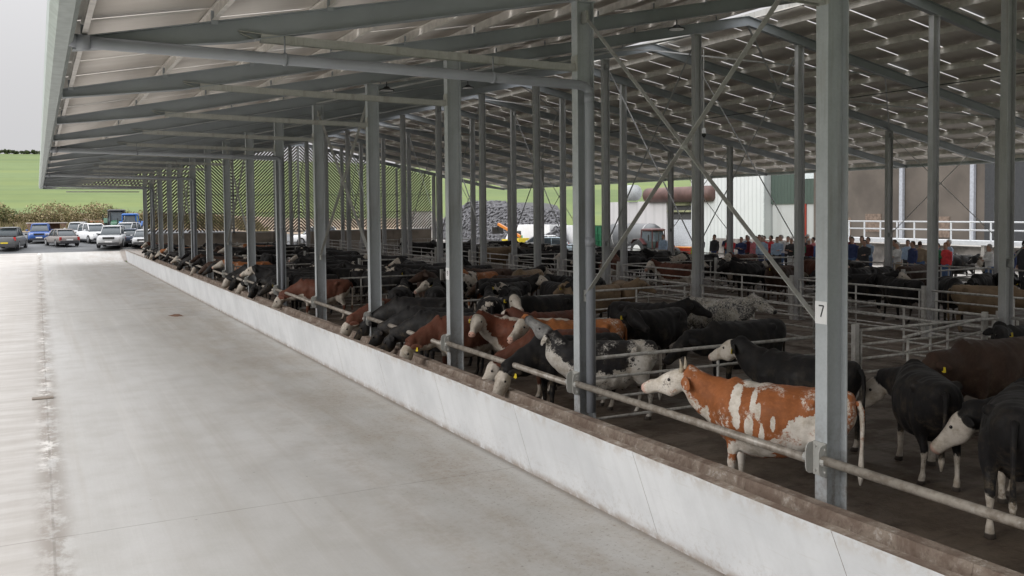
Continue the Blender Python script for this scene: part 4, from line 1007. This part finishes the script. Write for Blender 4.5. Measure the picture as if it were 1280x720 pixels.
t = empty('diet_feeder', (54.2, 69.6, hgt(54, 69)), R(-78), 'red feed wagon right of the dark red tractor', 'wagon'); t.scale = (.62,)*3
mb = MB(); mb.prism([(-.8,.7),(.8,.7),(1.25,2.0),(-1.25,2.0)], -2.2, 2.2, 'x'); [mb.box(x-.05, x+.05, -1.28, 1.28, .8, 2.02) for x in (-2.1,-1,0,1,2.1)]; mb.build('tub', PT['red'], t)
mb = MB(); mb.box(-2.25, 2.25, -1.3, 1.3, 2.0, 2.12); mb.build('rim_band', PT['orange'], t)
for s_ in (-1, 1): wheel(t, 0, s_*1.1, .5, .35)
# telehandler and white lorry body in front of the tyre heap
t = empty('telehandler', (44.5, 86.0, hgt(44.5, 86)), R(100), 'orange and yellow telehandler with raised boom before the tyre heap', 'telehandler'); t.scale = (.8,)*3
mb = MB(); mb.box(-2.2, 1.6, -.6, .6, .7, 1.3); mb.box(-2.4, -1.4, -.9, .9, .8, 1.5); mb.build('body', M['yellow'], t)
mb = MB(); mb.bar((-1.9,.2,1.7), (2.9,.2,3.3), .28, .32); mb.build('boom', PT['orange'], t)
mb = MB(); mb.ring([((-.3,-.45,1.3), (1,0,0), Y, .6,.42,5), ((-.35,-.45,2.4), (1,0,0), Y, .5,.38,5)], 16); mb.build('cab', M['glass'], t)
mb = MB(); mb.bar((2.9,.2,3.3), (3.1,.2,2.2), .15, .2); mb.box(3.0, 3.15, -.7, 1.1, 2.0, 2.9); mb.build('fork_carriage', M['black'], t)
for x in (-1.5, 1.0):
    for s_ in (-1, 1): wheel(t, x, s_*.9, .55, .4, 'yellow')
t = empty('white_lorry', (48.2, 87.5, hgt(48, 87)), R(115), 'white box lorry with a small green panel beside the orange boom', 'lorry')
mb = MB(); mb.box(-2.6, 2.0, -1.2, 1.2, 1.1, 3.2); mb.build('box_body', PT['white'], t)
for s_ in (-1, 1):
    mb = MB(); mb.box(1.0, 1.75, s_*1.205-.005, s_*1.205+.005, 1.6, 2.05); mb.build('panel', plain('green_panel', (.03,.35,.14), .5), t)
mb = MB(); mb.ring([((2.1,0,1.5), Y, Z, 1.05,.85,6), ((3.3,0,1.45), Y, Z, 1.05,.8,6), ((3.6,0,1.2), Y, Z, 1.0,.55,5)], 16); mb.build('cab', PT['white'], t, True)
mb = MB(); mb.box(-2.6, 3.4, -.6, .6, .6, 1.1); mb.build('chassis', M['black'], t)
for x in (-1.6, 2.6):
    for s_ in (-1, 1): wheel(t, x, s_*1.0, .48, .3)

# ------------------------------------------------------------------ tyre heap on the silage clamp
def mound(X, Y_):
    u = max(0, 1-((X-57)/10.5)**2); v = max(0, 1-((Y_-96)/24)**2)
    return sst(.607*Y_-X, -.5, 3.0)*4.9*min(1, (u*1.35))**.8*min(1, v*1.8)**.8
mb = MB(); nx, ny = 20, 30
for j in range(ny+1):
    for i in range(nx+1):
        x = 46+22*i/nx; y = 71+50*j/ny; mb.v.append((x, y, hgt(x, y)-.1+mound(x, y)))
for j in range(ny):
    for i in range(nx): mb.f.append((j*(nx+1)+i, j*(nx+1)+i+1, (j+1)*(nx+1)+i+1, (j+1)*(nx+1)+i)); mb.m.append(0)
tag(mb.build('silage_clamp', plain('clamp_sheet', (.035,.035,.038), .6, 0, .5, .6), smooth=True), 'long silage clamp under sheeting, covered with old tyres', 'silage clamp')
mb = MB(); prof = []
for i in range(20):
    t0 = 2*PI*i/20
    for j in range(8):
        t1 = 2*PI*j/8; rr = .30+.115*math.cos(t1); mb.v.append((rr*math.cos(t0), rr*math.sin(t0), .10*math.sin(t1)))
for i in range(20):
    for j in range(8): mb.f.append((i*8+j, ((i+1)%20)*8+j, ((i+1)%20)*8+(j+1)%8, i*8+(j+1)%8)); mb.m.append(0)
tyre_me = mb.mesh('old_tyre', M['oldtyre'], True)
tr_ = random.Random(3); tcount = 0
spots = []
for Yt in np.arange(74, 116, .74):
    for r_ in range(13):
        x = 47.2+r_*.72+tr_.uniform(-.2,.2); y = Yt+tr_.uniform(-.2,.2)
        if mound(x, y) > .35: spots.append((x, y))
spots.sort(key=lambda q: q[0]*.46+q[1]*.888)
rest = spots[280:]
def tyre_rot(x, y):
    e = .3; n_ = Vector((-(mound(x+e,y)-mound(x-e,y))/(2*e), -(mound(x,y+e)-mound(x,y-e))/(2*e), 1)).normalized()
    n_ = (n_+Vector((tr_.uniform(-.25,.25), tr_.uniform(-.25,.25), 0))).normalized(); return n_.to_track_quat('Z', 'Y').to_euler()
for x, y in spots[:280]:
    o = inst('old_tyre', tyre_me, (x, y, hgt(x, y)+mound(x, y)+.0), tyre_rot(x, y)); tag(o, 'old grey tyre lying on the silage clamp', 'tyre', 'tyres on the silage clamp')
mb = MB(); base = [Vector(v.co) for v in tyre_me.vertices]; fcs = [tuple(p.vertices) for p in tyre_me.polygons]
for x, y in rest:
    Rm = tyre_rot(x, y).to_matrix(); o_ = Vector((x, y, hgt(x, y)+mound(x, y))); mb.add([Rm@b_+o_ for b_ in base], fcs)
tag(mb.build('tyre_mass', M['oldtyre'], smooth=True), 'mass of old tyres further back over the silage clamp', 'tyres', kind='stuff')
# pale sheet walls either side of the clamp
mb = MB(); mb.box(42.2, 42.6, 103, 112, -1, 3.6); tag(mb.build('clamp_wall', M['conc']), 'pale concrete end wall left of the tyre heap', 'wall')
mb = MB(); mb.box(50.5, 51.0, 83.6, 88.5, -1, 2.0); tag(mb.build('bale_wall', PT['white']), 'low white wall between the tyre heap and the white car', 'wall')

# ------------------------------------------------------------------ farm buildings beyond the back eaves
def bld(name, loc, label, cat='building'): return empty(name, loc, 0, label, cat, None)
t = bld('tank_store', (60, 79, -1), 'pale store with a brown horizontal tank lying on its roof')
mb = MB(); mb.box(0, 6, 1.0, 12, 0, 5.5); mb.build('wall', corr_mat('pale_panels', (.53,.52,.525), 1.6, .8), t)
mb = MB(); mb.tube([(-.2,-7,6.15),(-.2,-6.7,6.15),(-.2,4.0,6.15),(-.2,4.3,6.15)], [.5,.8,.8,.5], 20); mb.build('brown_tank', plain('rusty_tank', (.10,.055,.048), .6, 0, .4, .5), t, True)
mb = MB(); mb.tube([(-.3,6.3,6.5),(-.3,8.1,6.5)], .9, 18); mb.build('white_tank', plain('pale_tank', (.36,.38,.39), .5), t, True)
mb = MB(); mb.box(.2, 6, -8, 1.0, 5.0, 5.45); mb.box(.1, .3, -8, 1.0, 4.3, 4.5); mb.build('fascia', plain('mossy_fascia', (.24,.25,.15), .9, 0, .4, 1), t)
mb = MB(); mb.box(.5, 6, -8, 1.0, 0, 5.0); mb.build('painted_shade_wall', plain('opening_shade_paint', (.06,.06,.06), .9), t)  # solid box; the shade of an open front is put into its dark colour
mb = MB(); mb.box(.35, .5, -7.5, 1.0, 0, 3.5); [mb.box(.32, .35, -7.5, 1.0, z, z+.03) for z in np.arange(.2, 3.5, .2)]; mb.build('shutter_door', plain('white_shutter', (.5,.52,.55), .5), t)
t = bld('white_shed', (60, 65, -1.2), 'tall white shed clad in upright corrugated panels')
mb = MB(); mb.prism([(0,0),(0,8.2),(14,9.5),(14,0)], 0, 10.8); mb.build('wall', corr_mat('white_cladding', (.58,.605,.61), .55, .72), t)
mb = MB(); mb.box(-.1, 0, -.02, .12, 0, 8.2); mb.build('corner_trim', plain('trim', (.45,.48,.48), .5), t)
t = bld('green_shed', (60.7, 42, -1), 'shed with dark green cladding over pale panels, right of the white shed')
mb = MB(); mb.box(0, 12, 0, 22.95, 5.0, 9.0); mb.build('green_cladding', corr_mat('green_cladding', (.06,.085,.072), .4, .7), t)
mb = MB(); mb.box(.15, 12, 0, 22.9, 0, 5.0); mb.build('lower_wall', corr_mat('pale_lower', (.42,.43,.43), 2.2, .8), t)
mb = MB(); mb.box(.0, .14, 18.6, 18.75, 1.6, 4.98); mb.build('red_pipe', PT['red'], t)
for y in (9.0, 17.5):
    mb = MB(); mb.box(-.03, -.0, y, y+2.4, 7.2, 8.3); mb.build('window', plain('pale_window', (.55,.6,.62), .3), t)
t = bld('brown_store', (58, 33, -.5), 'large brown-grey concrete store behind the raised walkway')
mb = MB(); mb.box(0, 16, 3.5, 24, 0, 10.5); mb.build('wall', plain('brown_render', (.095,.081,.069), .85, 0, .25, .35), t)
mb = MB(); mb.box(-.4, 0, 8.6, 24.4, 9.5, 10.6); mb.build('canopy', M['steel_dark'], t)
mb = MB(); mb.box(-.02, 0, 3.5, 8.3, .5, 9.3); mb.build('recess_shade_sheet', plain('recess_shade_paint', (.035,.037,.04), .8), t)  # thin sheet on the wall face, shade of the opening painted as near-black
for y in (3.6, 8.9, 14.8, 22.0):
    mb = MB(); mb.box(-.35, -.1, y, y+.3, 0, 9.4); mb.build('post', plain('pale_post', (.34,.36,.40), .5), t)
mb = MB(); spm = plain('stained_panel', (.155,.115,.09), .85, 0, .3)
for a_ in ((11, 12.5, 1.9, 3.4), (17, 18.5, 2.2, 3.6), (20, 20.8, 1.9, 3.3)):
    mb = MB(); mb.box(-.06, 0, *a_); mb.build('stained_panel', spm, t)
# retaining wall with a raised walkway and white railings
mb = MB(); mb.box(48, 48.4, -2, 58, -1.0, 1.28)
tag(mb.build('retaining_wall', M['rough']), 'rough grey retaining wall behind the visitors', 'wall')
mb = MB(); mb.box(48.4, 58, -2, 58, -1, 1.05); o = mb.build('terrace', M['conc']); o['kind'] = 'structure'
t = empty('walkway', (47.6, 20, 1.3), 0, 'long white railed walkway above the retaining wall', 'walkway')
wht = plain('white_paint', (.60,.62,.64), .5, 0, .06)
mb = MB(); mb.box(-.1, 1.2, -12, 25, .10, .34); mb.build('deck_edge', wht, t)
mb = MB()
for z in (.95, 1.42): mb.tube([(0,-12,z),(0,25,z)], .045, 8)
mb.build('rail', wht, t, True)
pm = MB(); pm.box(-.035,.035,-.035,.035,.3,1.42); pme = pm.mesh('upright', wht)
for i in range(30): inst('upright', pme, (0, -11.9+i*1.27, 0), parent=t)
for i, y in enumerate((17, 21.5, 26, 31, 36, 41)):
    mb = MB(); mb.box(-.1,.1,-.1,.1,-1.0,1.6); tag(mb.build('concrete_post', M['conc'], origin=None), '%s short pale post along the retaining wall, counted from the right' % ordn[i], 'post', 'posts along the retaining wall').location = (47.7, y+8, 0)
# cattle barrier and trough wall behind the visitors
t = empty('rear_barrier', (38, 24, 0), 0, 'tube barrier and low kerb penning the cattle behind the visitors', 'barrier')
mb = MB()
for z in (.5, .95, 1.35): mb.tube([(0,-6,z),(0,8,z)], .03, 8)
mb.build('rail', M['gate'], t, True); mb = MB(); mb.box(-.15,.15,-6,8,0,.35); mb.build('kerb', M['conc'], t)
mb = MB(); [mb.box(-.05,.05,y-.05,y+.05,0,1.45) for y in (-6,-2.5,1,4.5,8)]; mb.build('post', M['gate'], t)

# ------------------------------------------------------------------ people
def person_parts(pose):
    X, Y, Z = Vector((1,0,0)), Vector((0,1,0)), Vector((0,0,1))
    def limb(mb, pts, n=12): 
        secs = []
        for i, (p, r) in enumerate(pts):
            a = Vector(pts[max(i-1,0)][0]); b_ = Vector(pts[min(i+1,len(pts)-1)][0]); d = (b_-a).normalized()
            u = d.cross(X) if abs(d.dot(X)) < .9 else d.cross(Z); u.normalize(); secs.append((p, u, d.cross(u).normalized(), r, r, 2))
        mb.ring(secs, n)
    P = {}
    arms = {'hang': [((0,.21,1.42),(.0,.25,1.14),(.06,.25,.88)), ((0,-.21,1.42),(.0,-.25,1.14),(.05,-.25,.88))],
            'fold': [((0,.21,1.42),(.08,.26,1.16),(.24,-.06,1.20)), ((0,-.21,1.42),(.08,-.26,1.17),(.26,.06,1.16))],
            'hold': [((0,.21,1.42),(.05,.24,1.15),(.30,.12,1.14)), ((0,-.21,1.42),(.0,-.25,1.14),(.04,-.24,.88))]}[pose]
    def torso(mb, e): mb.ring([((0,0,.88), Y, X, .155+e,.11+e,2.2), ((0,0,1.0), Y, X, .165+e,.12+e,2.2), ((0,0,1.15), Y, X, .16+e,.115+e,2.2), ((0,0,1.32), Y, X, .195+e,.125+e,2.3), ((-.01,0,1.43), Y, X, .18+e,.095+e,2.2), ((-.01,0,1.49), Y, X, .08+e,.065+e,2)], 20)
    def legs(mb, e):
        for s in (-1, 1): limb(mb, [((0,s*.085,.92),.10+e),((.01,s*.095,.70),.085+e),((.01,s*.10,.48),.062+e),((0,s*.10,.34),.058+e),((-.01,s*.105,.10),.045+e)])
    def arm(mb, e, upto=1.0):
        for a_, b_, c_ in arms:
            a_, b_, c_ = map(Vector, (a_, b_, c_)); w_ = b_.lerp(c_, upto)
            limb(mb, [(a_, .06+e), (a_.lerp(b_,.5), .052+e), (b_, .045+e), (b_.lerp(w_,.5), .041+e), (w_, .032+e)])
    mb = MB(); torso(mb, 0); legs(mb, 0); arm(mb, 0)
    mb.ring([((-.015,0,1.42), Y, X, .068,.065,2), ((0,0,1.52), Y, X, .060,.062,2)], 12)
    mb.ring([((.01,0,1.49), Y, X, .04,.05,2), ((.015,0,1.55), Y, X, .058,.075,2), ((.012,0,1.62), Y, X, .073,.092,2.1), ((.005,0,1.69), Y, X, .075,.095,2), ((0,0,1.74), Y, X, .060,.075,2), ((0,0,1.765), Y, X, .02,.03,2)], 16)
    mb.ring([((.095,0,1.655), Y, Z, .008,.008,2), ((.108,0,1.63), Y, Z, .013,.014,2), ((.115,0,1.615), Y, Z, .016,.010,2), ((.09,0,1.61), Y, Z, .012,.008,2)], 8)
    for s in (-1, 1): mb.ring([((0,s*.074,1.60), Y, Z, .008,.012,2), ((-.005,s*.083,1.63), Y, Z, .008,.030,2), ((-.01,s*.078,1.66), Y, Z, .006,.012,2)], 8)
    for (a_, b_, c_), s in zip(arms, (1, -1)):
        b_, c_ = Vector(b_), Vector(c_); d = (c_-b_).normalized(); u = d.cross(Y).normalized(); w_ = d.cross(u).normalized()
        mb.ring([(c_-d*.01, w_, u, .028,.022,2), (c_+d*.04, w_, u, .04,.018,2.4), (c_+d*.085, w_, u, .038,.014,2.4)], 10)
        for k in range(4):
            q0 = c_+d*.08+w_*(-.03+.02*k); ln = (.06,.075,.07,.055)[k]; mb.tube([q0, q0+d*ln*.6-u*.004, q0+d*ln-u*.016], [.0085,.008,.0065], 6)
        q0 = c_+d*.02+w_*.036; mb.tube([q0, q0+d*.03+w_*.022, q0+d*.06+w_*.026], [.011,.010,.008], 6)
    P['body'] = mb.mesh('person', [None], True)
    mb = MB(); torso(mb, .018); arm(mb, .014, .93); P['top'] = remesh(mb, .022, 3)
    mb = MB(); mb.ring([((0,0,.84), Y, X, .17,.125,2.2), ((0,0,.98), Y, X, .172,.128,2.2)], 16); legs(mb, .020); P['legs'] = remesh(mb, .022, 3)
    mb = MB(); [mb.ring([((-.07,s*.105,.045), Y, Z, .04,.045,2.4), ((.05,s*.11,.05), Y, Z, .046,.05,2.4), ((.17,s*.115,.035), Y, Z, .044,.034,2.4), ((.21,s*.115,.03), Y, Z, .025,.02,2)], 12) for s in (-1, 1)]; P['shoes'] = mb.mesh('shoes', [None], True)
    for k in ('top', 'legs'): P[k].materials.clear(); P[k].materials.append(None); P[k].polygons.foreach_set('use_smooth', [True]*len(P[k].polygons))
    return P
PP = {k: person_parts(k) for k in ('hang', 'fold', 'hold')}
mb = MB(); Xv, Yv, Zv = Vector((1,0,0)), Vector((0,1,0)), Vector((0,0,1))
mb.ring([((-.03,0,1.60), Yv, Xv, .074,.062,2), ((-.018,0,1.67), Yv, Xv, .084,.090,2), ((-.006,0,1.73), Yv, Xv, .074,.090,2), ((0,0,1.775), Yv, Xv, .035,.045,2)], 16); hair_me = mb.mesh('hair', [None], True)
mb = MB(); mb.ring([((0,0,1.69), Yv, Xv, .086,.104,2), ((0,0,1.75), Yv, Xv, .078,.092,2), ((0,0,1.79), Yv, Xv, .035,.045,2)], 16); mb.ring([((.09,0,1.695), Yv, Zv, .07,.008,2.5), ((.17,0,1.685), Yv, Zv, .05,.006,2.5)], 10); cap_me = mb.mesh('cap', [None], True)
CL = {k: plain('cloth_'+k, c, .85, 0, .15, 9) for k, c in dict(red=(.70,.06,.07), navy=(.04,.06,.16), blue=(.08,.17,.45), lightblue=(.40,.52,.68), white=(.75,.75,.75), black=(.05,.05,.055), grey=(.25,.26,.28), green=(.05,.20,.10), pink=(.70,.22,.26), jeans=(.10,.17,.33), brown=(.09,.055,.035), hiviz=(.55,.75,.04), maroon=(.16,.02,.03), tan=(.35,.27,.18)).items()}
HC = {k: plain('hair_'+k, c, .7, 0, .2, 20) for k, c in dict(dark=(.02,.015,.012), brown=(.07,.04,.025), grey=(.35,.34,.33), white=(.6,.59,.57), ginger=(.25,.1,.04)).items()}
def person(x, y, face, top, bottom, hair, pose, label, cap=None, s=1.):
    P = PP[pose]; o = bpy.data.objects.new('person', P['body']); col.objects.link(o); o.location = (x, y, .224 if 32.2 < x < 37.2 else .004); o.rotation_euler = (0,0,R(face)); o.scale = (s,)*3
    o.material_slots[0].link = 'OBJECT'; o.material_slots[0].material = M['skin']; tag(o, label, 'person', 'visitors at the back of the shed')
    def part(nm, me, m):
        c = inst(nm, me, parent=o); c.material_slots[0].link = 'OBJECT'; c.material_slots[0].material = m
    part('jacket' if top in ('navy','red','black','maroon','green') else 'shirt', P['top'], CL[top]); part('trousers', P['legs'], CL[bottom]); part('shoes', P['shoes'], CL['black'])
    if cap: part('cap', cap_me, CL[cap])
    else: part('hair', hair_me, HC[hair])
    for sg in (-1, 1): inst('eye', eye_me, (.088, sg*.032, 1.665), parent=o, scale=(.5,.5,.5))
PEO = [(33.2,44.6,200,'lightblue','jeans','brown','hang','person in pale blue shirt standing in front of the dark red tractor',None),
 (33.8,41.9,210,'grey','black','ginger','fold','person in grey top left of the white shed corner',None), (34.1,41.0,190,'black','navy','dark','hang','person in black beside the grey-topped one',None), (34.6,40.4,180,'black','jeans','dark','hold','second person in black next to the row-four column',None),
 (33.9,39.4,200,'red','jeans','dark','fold','person in red jacket just right of the row-four column',None), (34.8,39.0,170,'maroon','black','grey','hang','grey-haired person in maroon behind the red jacket',None), (33.6,38.2,210,'navy','jeans','dark','fold','person in navy jacket with folded arms',None), (34.6,37.9,190,'grey','black','brown','hang','person in grey behind the navy jacket',None),
 (33.8,37.3,200,'pink','jeans','ginger','hold','person in pink top in the middle of the crowd',None), (34.5,36.9,160,'red','black','dark','fold','dark-haired person in red beside the pink top',None), (33.5,36.5,205,'lightblue','navy','white','hang','white-haired person in light blue shirt',None), (34.4,36.1,185,'white','jeans','grey','fold','grey-haired person in white shirt among the crowd',None),
 (33.7,35.6,215,'lightblue','black','brown','hold','person in light blue shirt with brown hair leaning to the pens',None), (34.9,35.2,175,'grey','jeans','white','hang','person with white cap and grey top',  'white'), (33.8,34.7,200,'black','white','white','fold','white-haired person in black jacket',None), (34.6,34.3,190,'maroon','jeans','grey','hang','person in maroon with white cap','white'),
 (33.6,33.9,205,'green','black','brown','hold','person in green jacket near the number 7 column',None), (34.3,33.4,170,'blue','jeans','dark','hang','person in bright blue jumper near the number 7 column',None), (34.9,32.9,190,'pink','navy','grey','fold','grey-haired person in pink shirt behind the number 7 column',None), (33.7,32.5,200,'blue','black','dark','hang','person in blue shirt just left of the number 7 column',None),
 (33.9,30.9,200,'navy','jeans','dark','hang','person in navy just right of the number 7 column',None), (34.5,30.5,185,'lightblue','jeans','dark','fold','person in light blue right of the number 7 column',None), (33.7,30.0,200,'black','black','dark','hold','dark-haired person in black right of the number 7 column',None), (34.9,29.6,170,'white','jeans','grey','hang','grey-haired person in white partly behind a column',None),
 (33.9,28.5,150,'grey','jeans','brown','hold','person in grey shirt photographing with raised hand',None), (33.6,28.1,165,'white','tan','white','fold','white-haired person in pale polo shirt facing left',None), (34.8,27.9,20,'tan','jeans','brown','hang','person in tan facing away beside the pale polo shirt',None), (33.6,27.3,160,'navy','navy','brown','hang','person in navy jacket facing left',None),
 (33.9,26.3,190,'blue','jeans','dark','hold','person in blue top beside the red hoodie',None), (33.4,26.0,200,'green','black','brown','fold','person in green top left of the red hoodie',None), (33.5,25.6,175,'red','jeans','ginger','hang','person in long red hoodie with jeans',None),
 (33.6,23.7,150,'white','jeans','grey','fold','person in white shirt under open dark coat, second from the right edge',None), (34.9,23.1,20,'black','black','dark','hang','person in black facing away near the right edge',None), (33.4,22.7,165,'navy','navy','grey','hang','grey-haired person in navy coat at the right edge',None),
 (31.2,39.0,200,'hiviz','black','dark','hang','person in yellow hi-vis vest among the black cattle',None)]
cr_ = random.Random(11); tops = ['navy','lightblue','red','grey','white','black','pink','blue','maroon','tan','green','lightblue']
extra = [(35.4,41.4),(35.6,40.0),(35.5,38.5),(35.7,37.4),(35.4,36.6),(35.8,35.8),(35.5,34.9),(35.7,33.6),(35.9,32.8),(35.2,31.5),(35.8,30.3),(35.6,29.2),(35.9,28.0),(35.4,26.9),(36.0,39.2),(36.2,36.0)]
for i, (x, y) in enumerate(extra):
    tp = tops[i % 12]; hr_ = cr_.choice(['dark','brown','grey','white','dark'])
    PEO.append((x, y, cr_.uniform(150, 210), tp, cr_.choice(['jeans','black','navy']), hr_, cr_.choice(['hang','fold','hold']), '%s-haired person in %s, rear row of the crowd, %s from the left' % (hr_, tp, ordn[i] if i < 14 else ('far-left,' if i == 14 else 'furthest back,')), cr_.choice([None, None, None, 'white']) if i % 3 == 0 else None))
for a_ in PEO: person(*a_[:8], cap=a_[8], s=random.Random(a_[1]*7).uniform(1.04, 1.14))

# ------------------------------------------------------------------ bank, shrubs, skyline trees
def leafy(name, label, x, y, r, h, mats, n, leaf, cat='shrub', grp=None, stem=True, seed=0, z0=None):
    rr = random.Random(seed); t = empty(name, (x, y, (hgt(x, y) if z0 is None else z0)), rr.uniform(0, 6), label, cat, grp)
    if stem:
        mb = MB()
        for i in range(5):
            a = i*1.26; mb.tube([(0,0,-.1),(math.cos(a)*r*.2, math.sin(a)*r*.2, h*.35),(math.cos(a)*r*.5, math.sin(a)*r*.5, h*.75)], [.05*h*.3,.035*h*.3,.01], 5)
        mb.build('stem', plain('bark_'+name+str(seed), (.10,.08,.06), .9) if seed == 0 else bpy.data.materials['bark_'+name+'0'], t)
    blobs = [(rr.uniform(-.6,.6)*r, rr.uniform(-.6,.6)*r, h*rr.uniform(.35,.8), rr.uniform(.35,.6)*min(r, h)) for _ in range(9)]
    mb = MB()
    for i in range(n):
        bx, by, bz, br = rr.choice(blobs); th, ph = rr.uniform(0, 2*PI), math.acos(rr.uniform(-1,1)); q = br*rr.uniform(.55, 1.08)
        c = Vector((bx+q*math.sin(ph)*math.cos(th), by+q*math.sin(ph)*math.sin(th), max(.05, bz+q*math.cos(ph)*.8)))
        a = Vector((rr.gauss(0,1), rr.gauss(0,1), rr.gauss(0,1))).normalized(); b_ = a.cross(Vector((rr.gauss(0,1), rr.gauss(0,1), rr.gauss(0,1)))).normalized(); l = leaf*rr.uniform(.6,1.4)
        mb.add([c-a*l, c+b_*l*.5, c+a*l, c-b_*l*.5], [(0,1,2,3)], rr.randrange(len(mats)))
    mb.build('foliage', mats, t)
    return t
LG = [plain('leaf_olive', (.13,.13,.045), .8), plain('leaf_green', (.07,.10,.03), .8), plain('leaf_dry', (.30,.25,.13), .9)]
LD = [plain('dry_stalk', (.36,.30,.17), .9), plain('dry_stalk_dark', (.22,.18,.10), .9), LG[0]]
sx = [(-5.5,121,2.4,3.4),(-3.2,122,2.2,3.0),(-.6,121,1.8,2.6),(1.6,122,2.2,2.9),(4.0,121,2.0,2.6),(6.2,122,2.0,2.9),(8.5,121,2.2,2.4),(10.6,121,2.2,2.2),(12.8,120,2.0,2.0),(15,119,2.0,2.0),(17.5,118,1.8,1.9),(19.5,118,1.8,1.8)]
for i, (x, y, r, h) in enumerate(sx): leafy('shrub', '%s dry shrub from the left along the bank behind the cars' % ordn[i], x, y, r, h*.9, LG if i in (0,1,6,9,10,11) else LD, 1500, .11, grp='shrubs on the bank', seed=i)
mb = MB(); gr = random.Random(5)
for i in range(9000):
    x, y = gr.uniform(-9, 26), gr.uniform(116.5, 127); z = hgt(x, y)+.02; hgt_ = gr.uniform(.35, 1.0); dx, dy = gr.uniform(-.25,.25), gr.uniform(-.25,.25); w_ = .05
    if noise.noise(Vector((x*.35, y*.35, 0))) < -.12: continue
    mb.add([(x-w_, y, z), (x+w_, y, z), (x+dx, y+dy, z+hgt_)], [(0,1,2)], gr.randrange(3))
tag(mb.build('dry_grass', LD), 'long dry grass covering the bank behind the parked cars', 'grass', kind='stuff')
for i in range(16):
    x = -30+i*3.6; leafy('hedge_bush', '%s low dark bush from the left on the hilltop skyline' % (ordn[i] if i < 15 else 'sixteenth'), x, 466+gr.uniform(-4,4), 3.0, gr.uniform(1.0,1.7), [LG[1], plain('leaf_far_dark%d' % i, (.06,.075,.04), .9)], 420, .5, 'bush', 'bushes on the skyline', seed=i)
# low brick ruin and crates behind the cars
t = empty('farm_hut', (1.0, 117.2, hgt(1, 117)), R(5), 'low open-fronted hut behind the blue car', 'hut'); t.scale = (.9,.9,.62)
mb = MB(); mb.box(-2.3, 2.3, -.5, 1.5, 1.35, 1.5); mb.build('roof', plain('hut_roof', (.45,.42,.40), .7), t)
mb = MB(); mb.box(-2.2, -1.6, -.4, 1.4, 0, 1.35); mb.box(1.4, 2.1, -.4, 1.4, 0, 1.35); mb.box(-1.6, 1.4, 1.2, 1.4, 0, 1.35); mb.build('wall', plain('hut_brick', (.20,.13,.10), .9, 0, .3, 3), t)
for i, x in enumerate((6.0, 9.0)):
    t = empty('pallet_stack', (x, 113.5, hgt(x, 113.5)), R(8), 'stack of orange-brown pallets behind the %s' % ('back-row silver car' if i == 0 else 'white car'), 'pallets', 'pallet stacks on the bank')
    for q in range(5):
        mb = MB(); [mb.box(-.7, .7, -.55+j*.24, -.42+j*.24, .10, .13) for j in range(5)]; [mb.box(x_-.05, x_+.05, -.55, .55, 0, .10) for x_ in (-.6,0,.6)]; p_ = mb.build('pallet', plain('pallet_wood%d%d' % (i,q), (.36,.17,.09), .9), t); p_.location = (0, 0, q*.26)
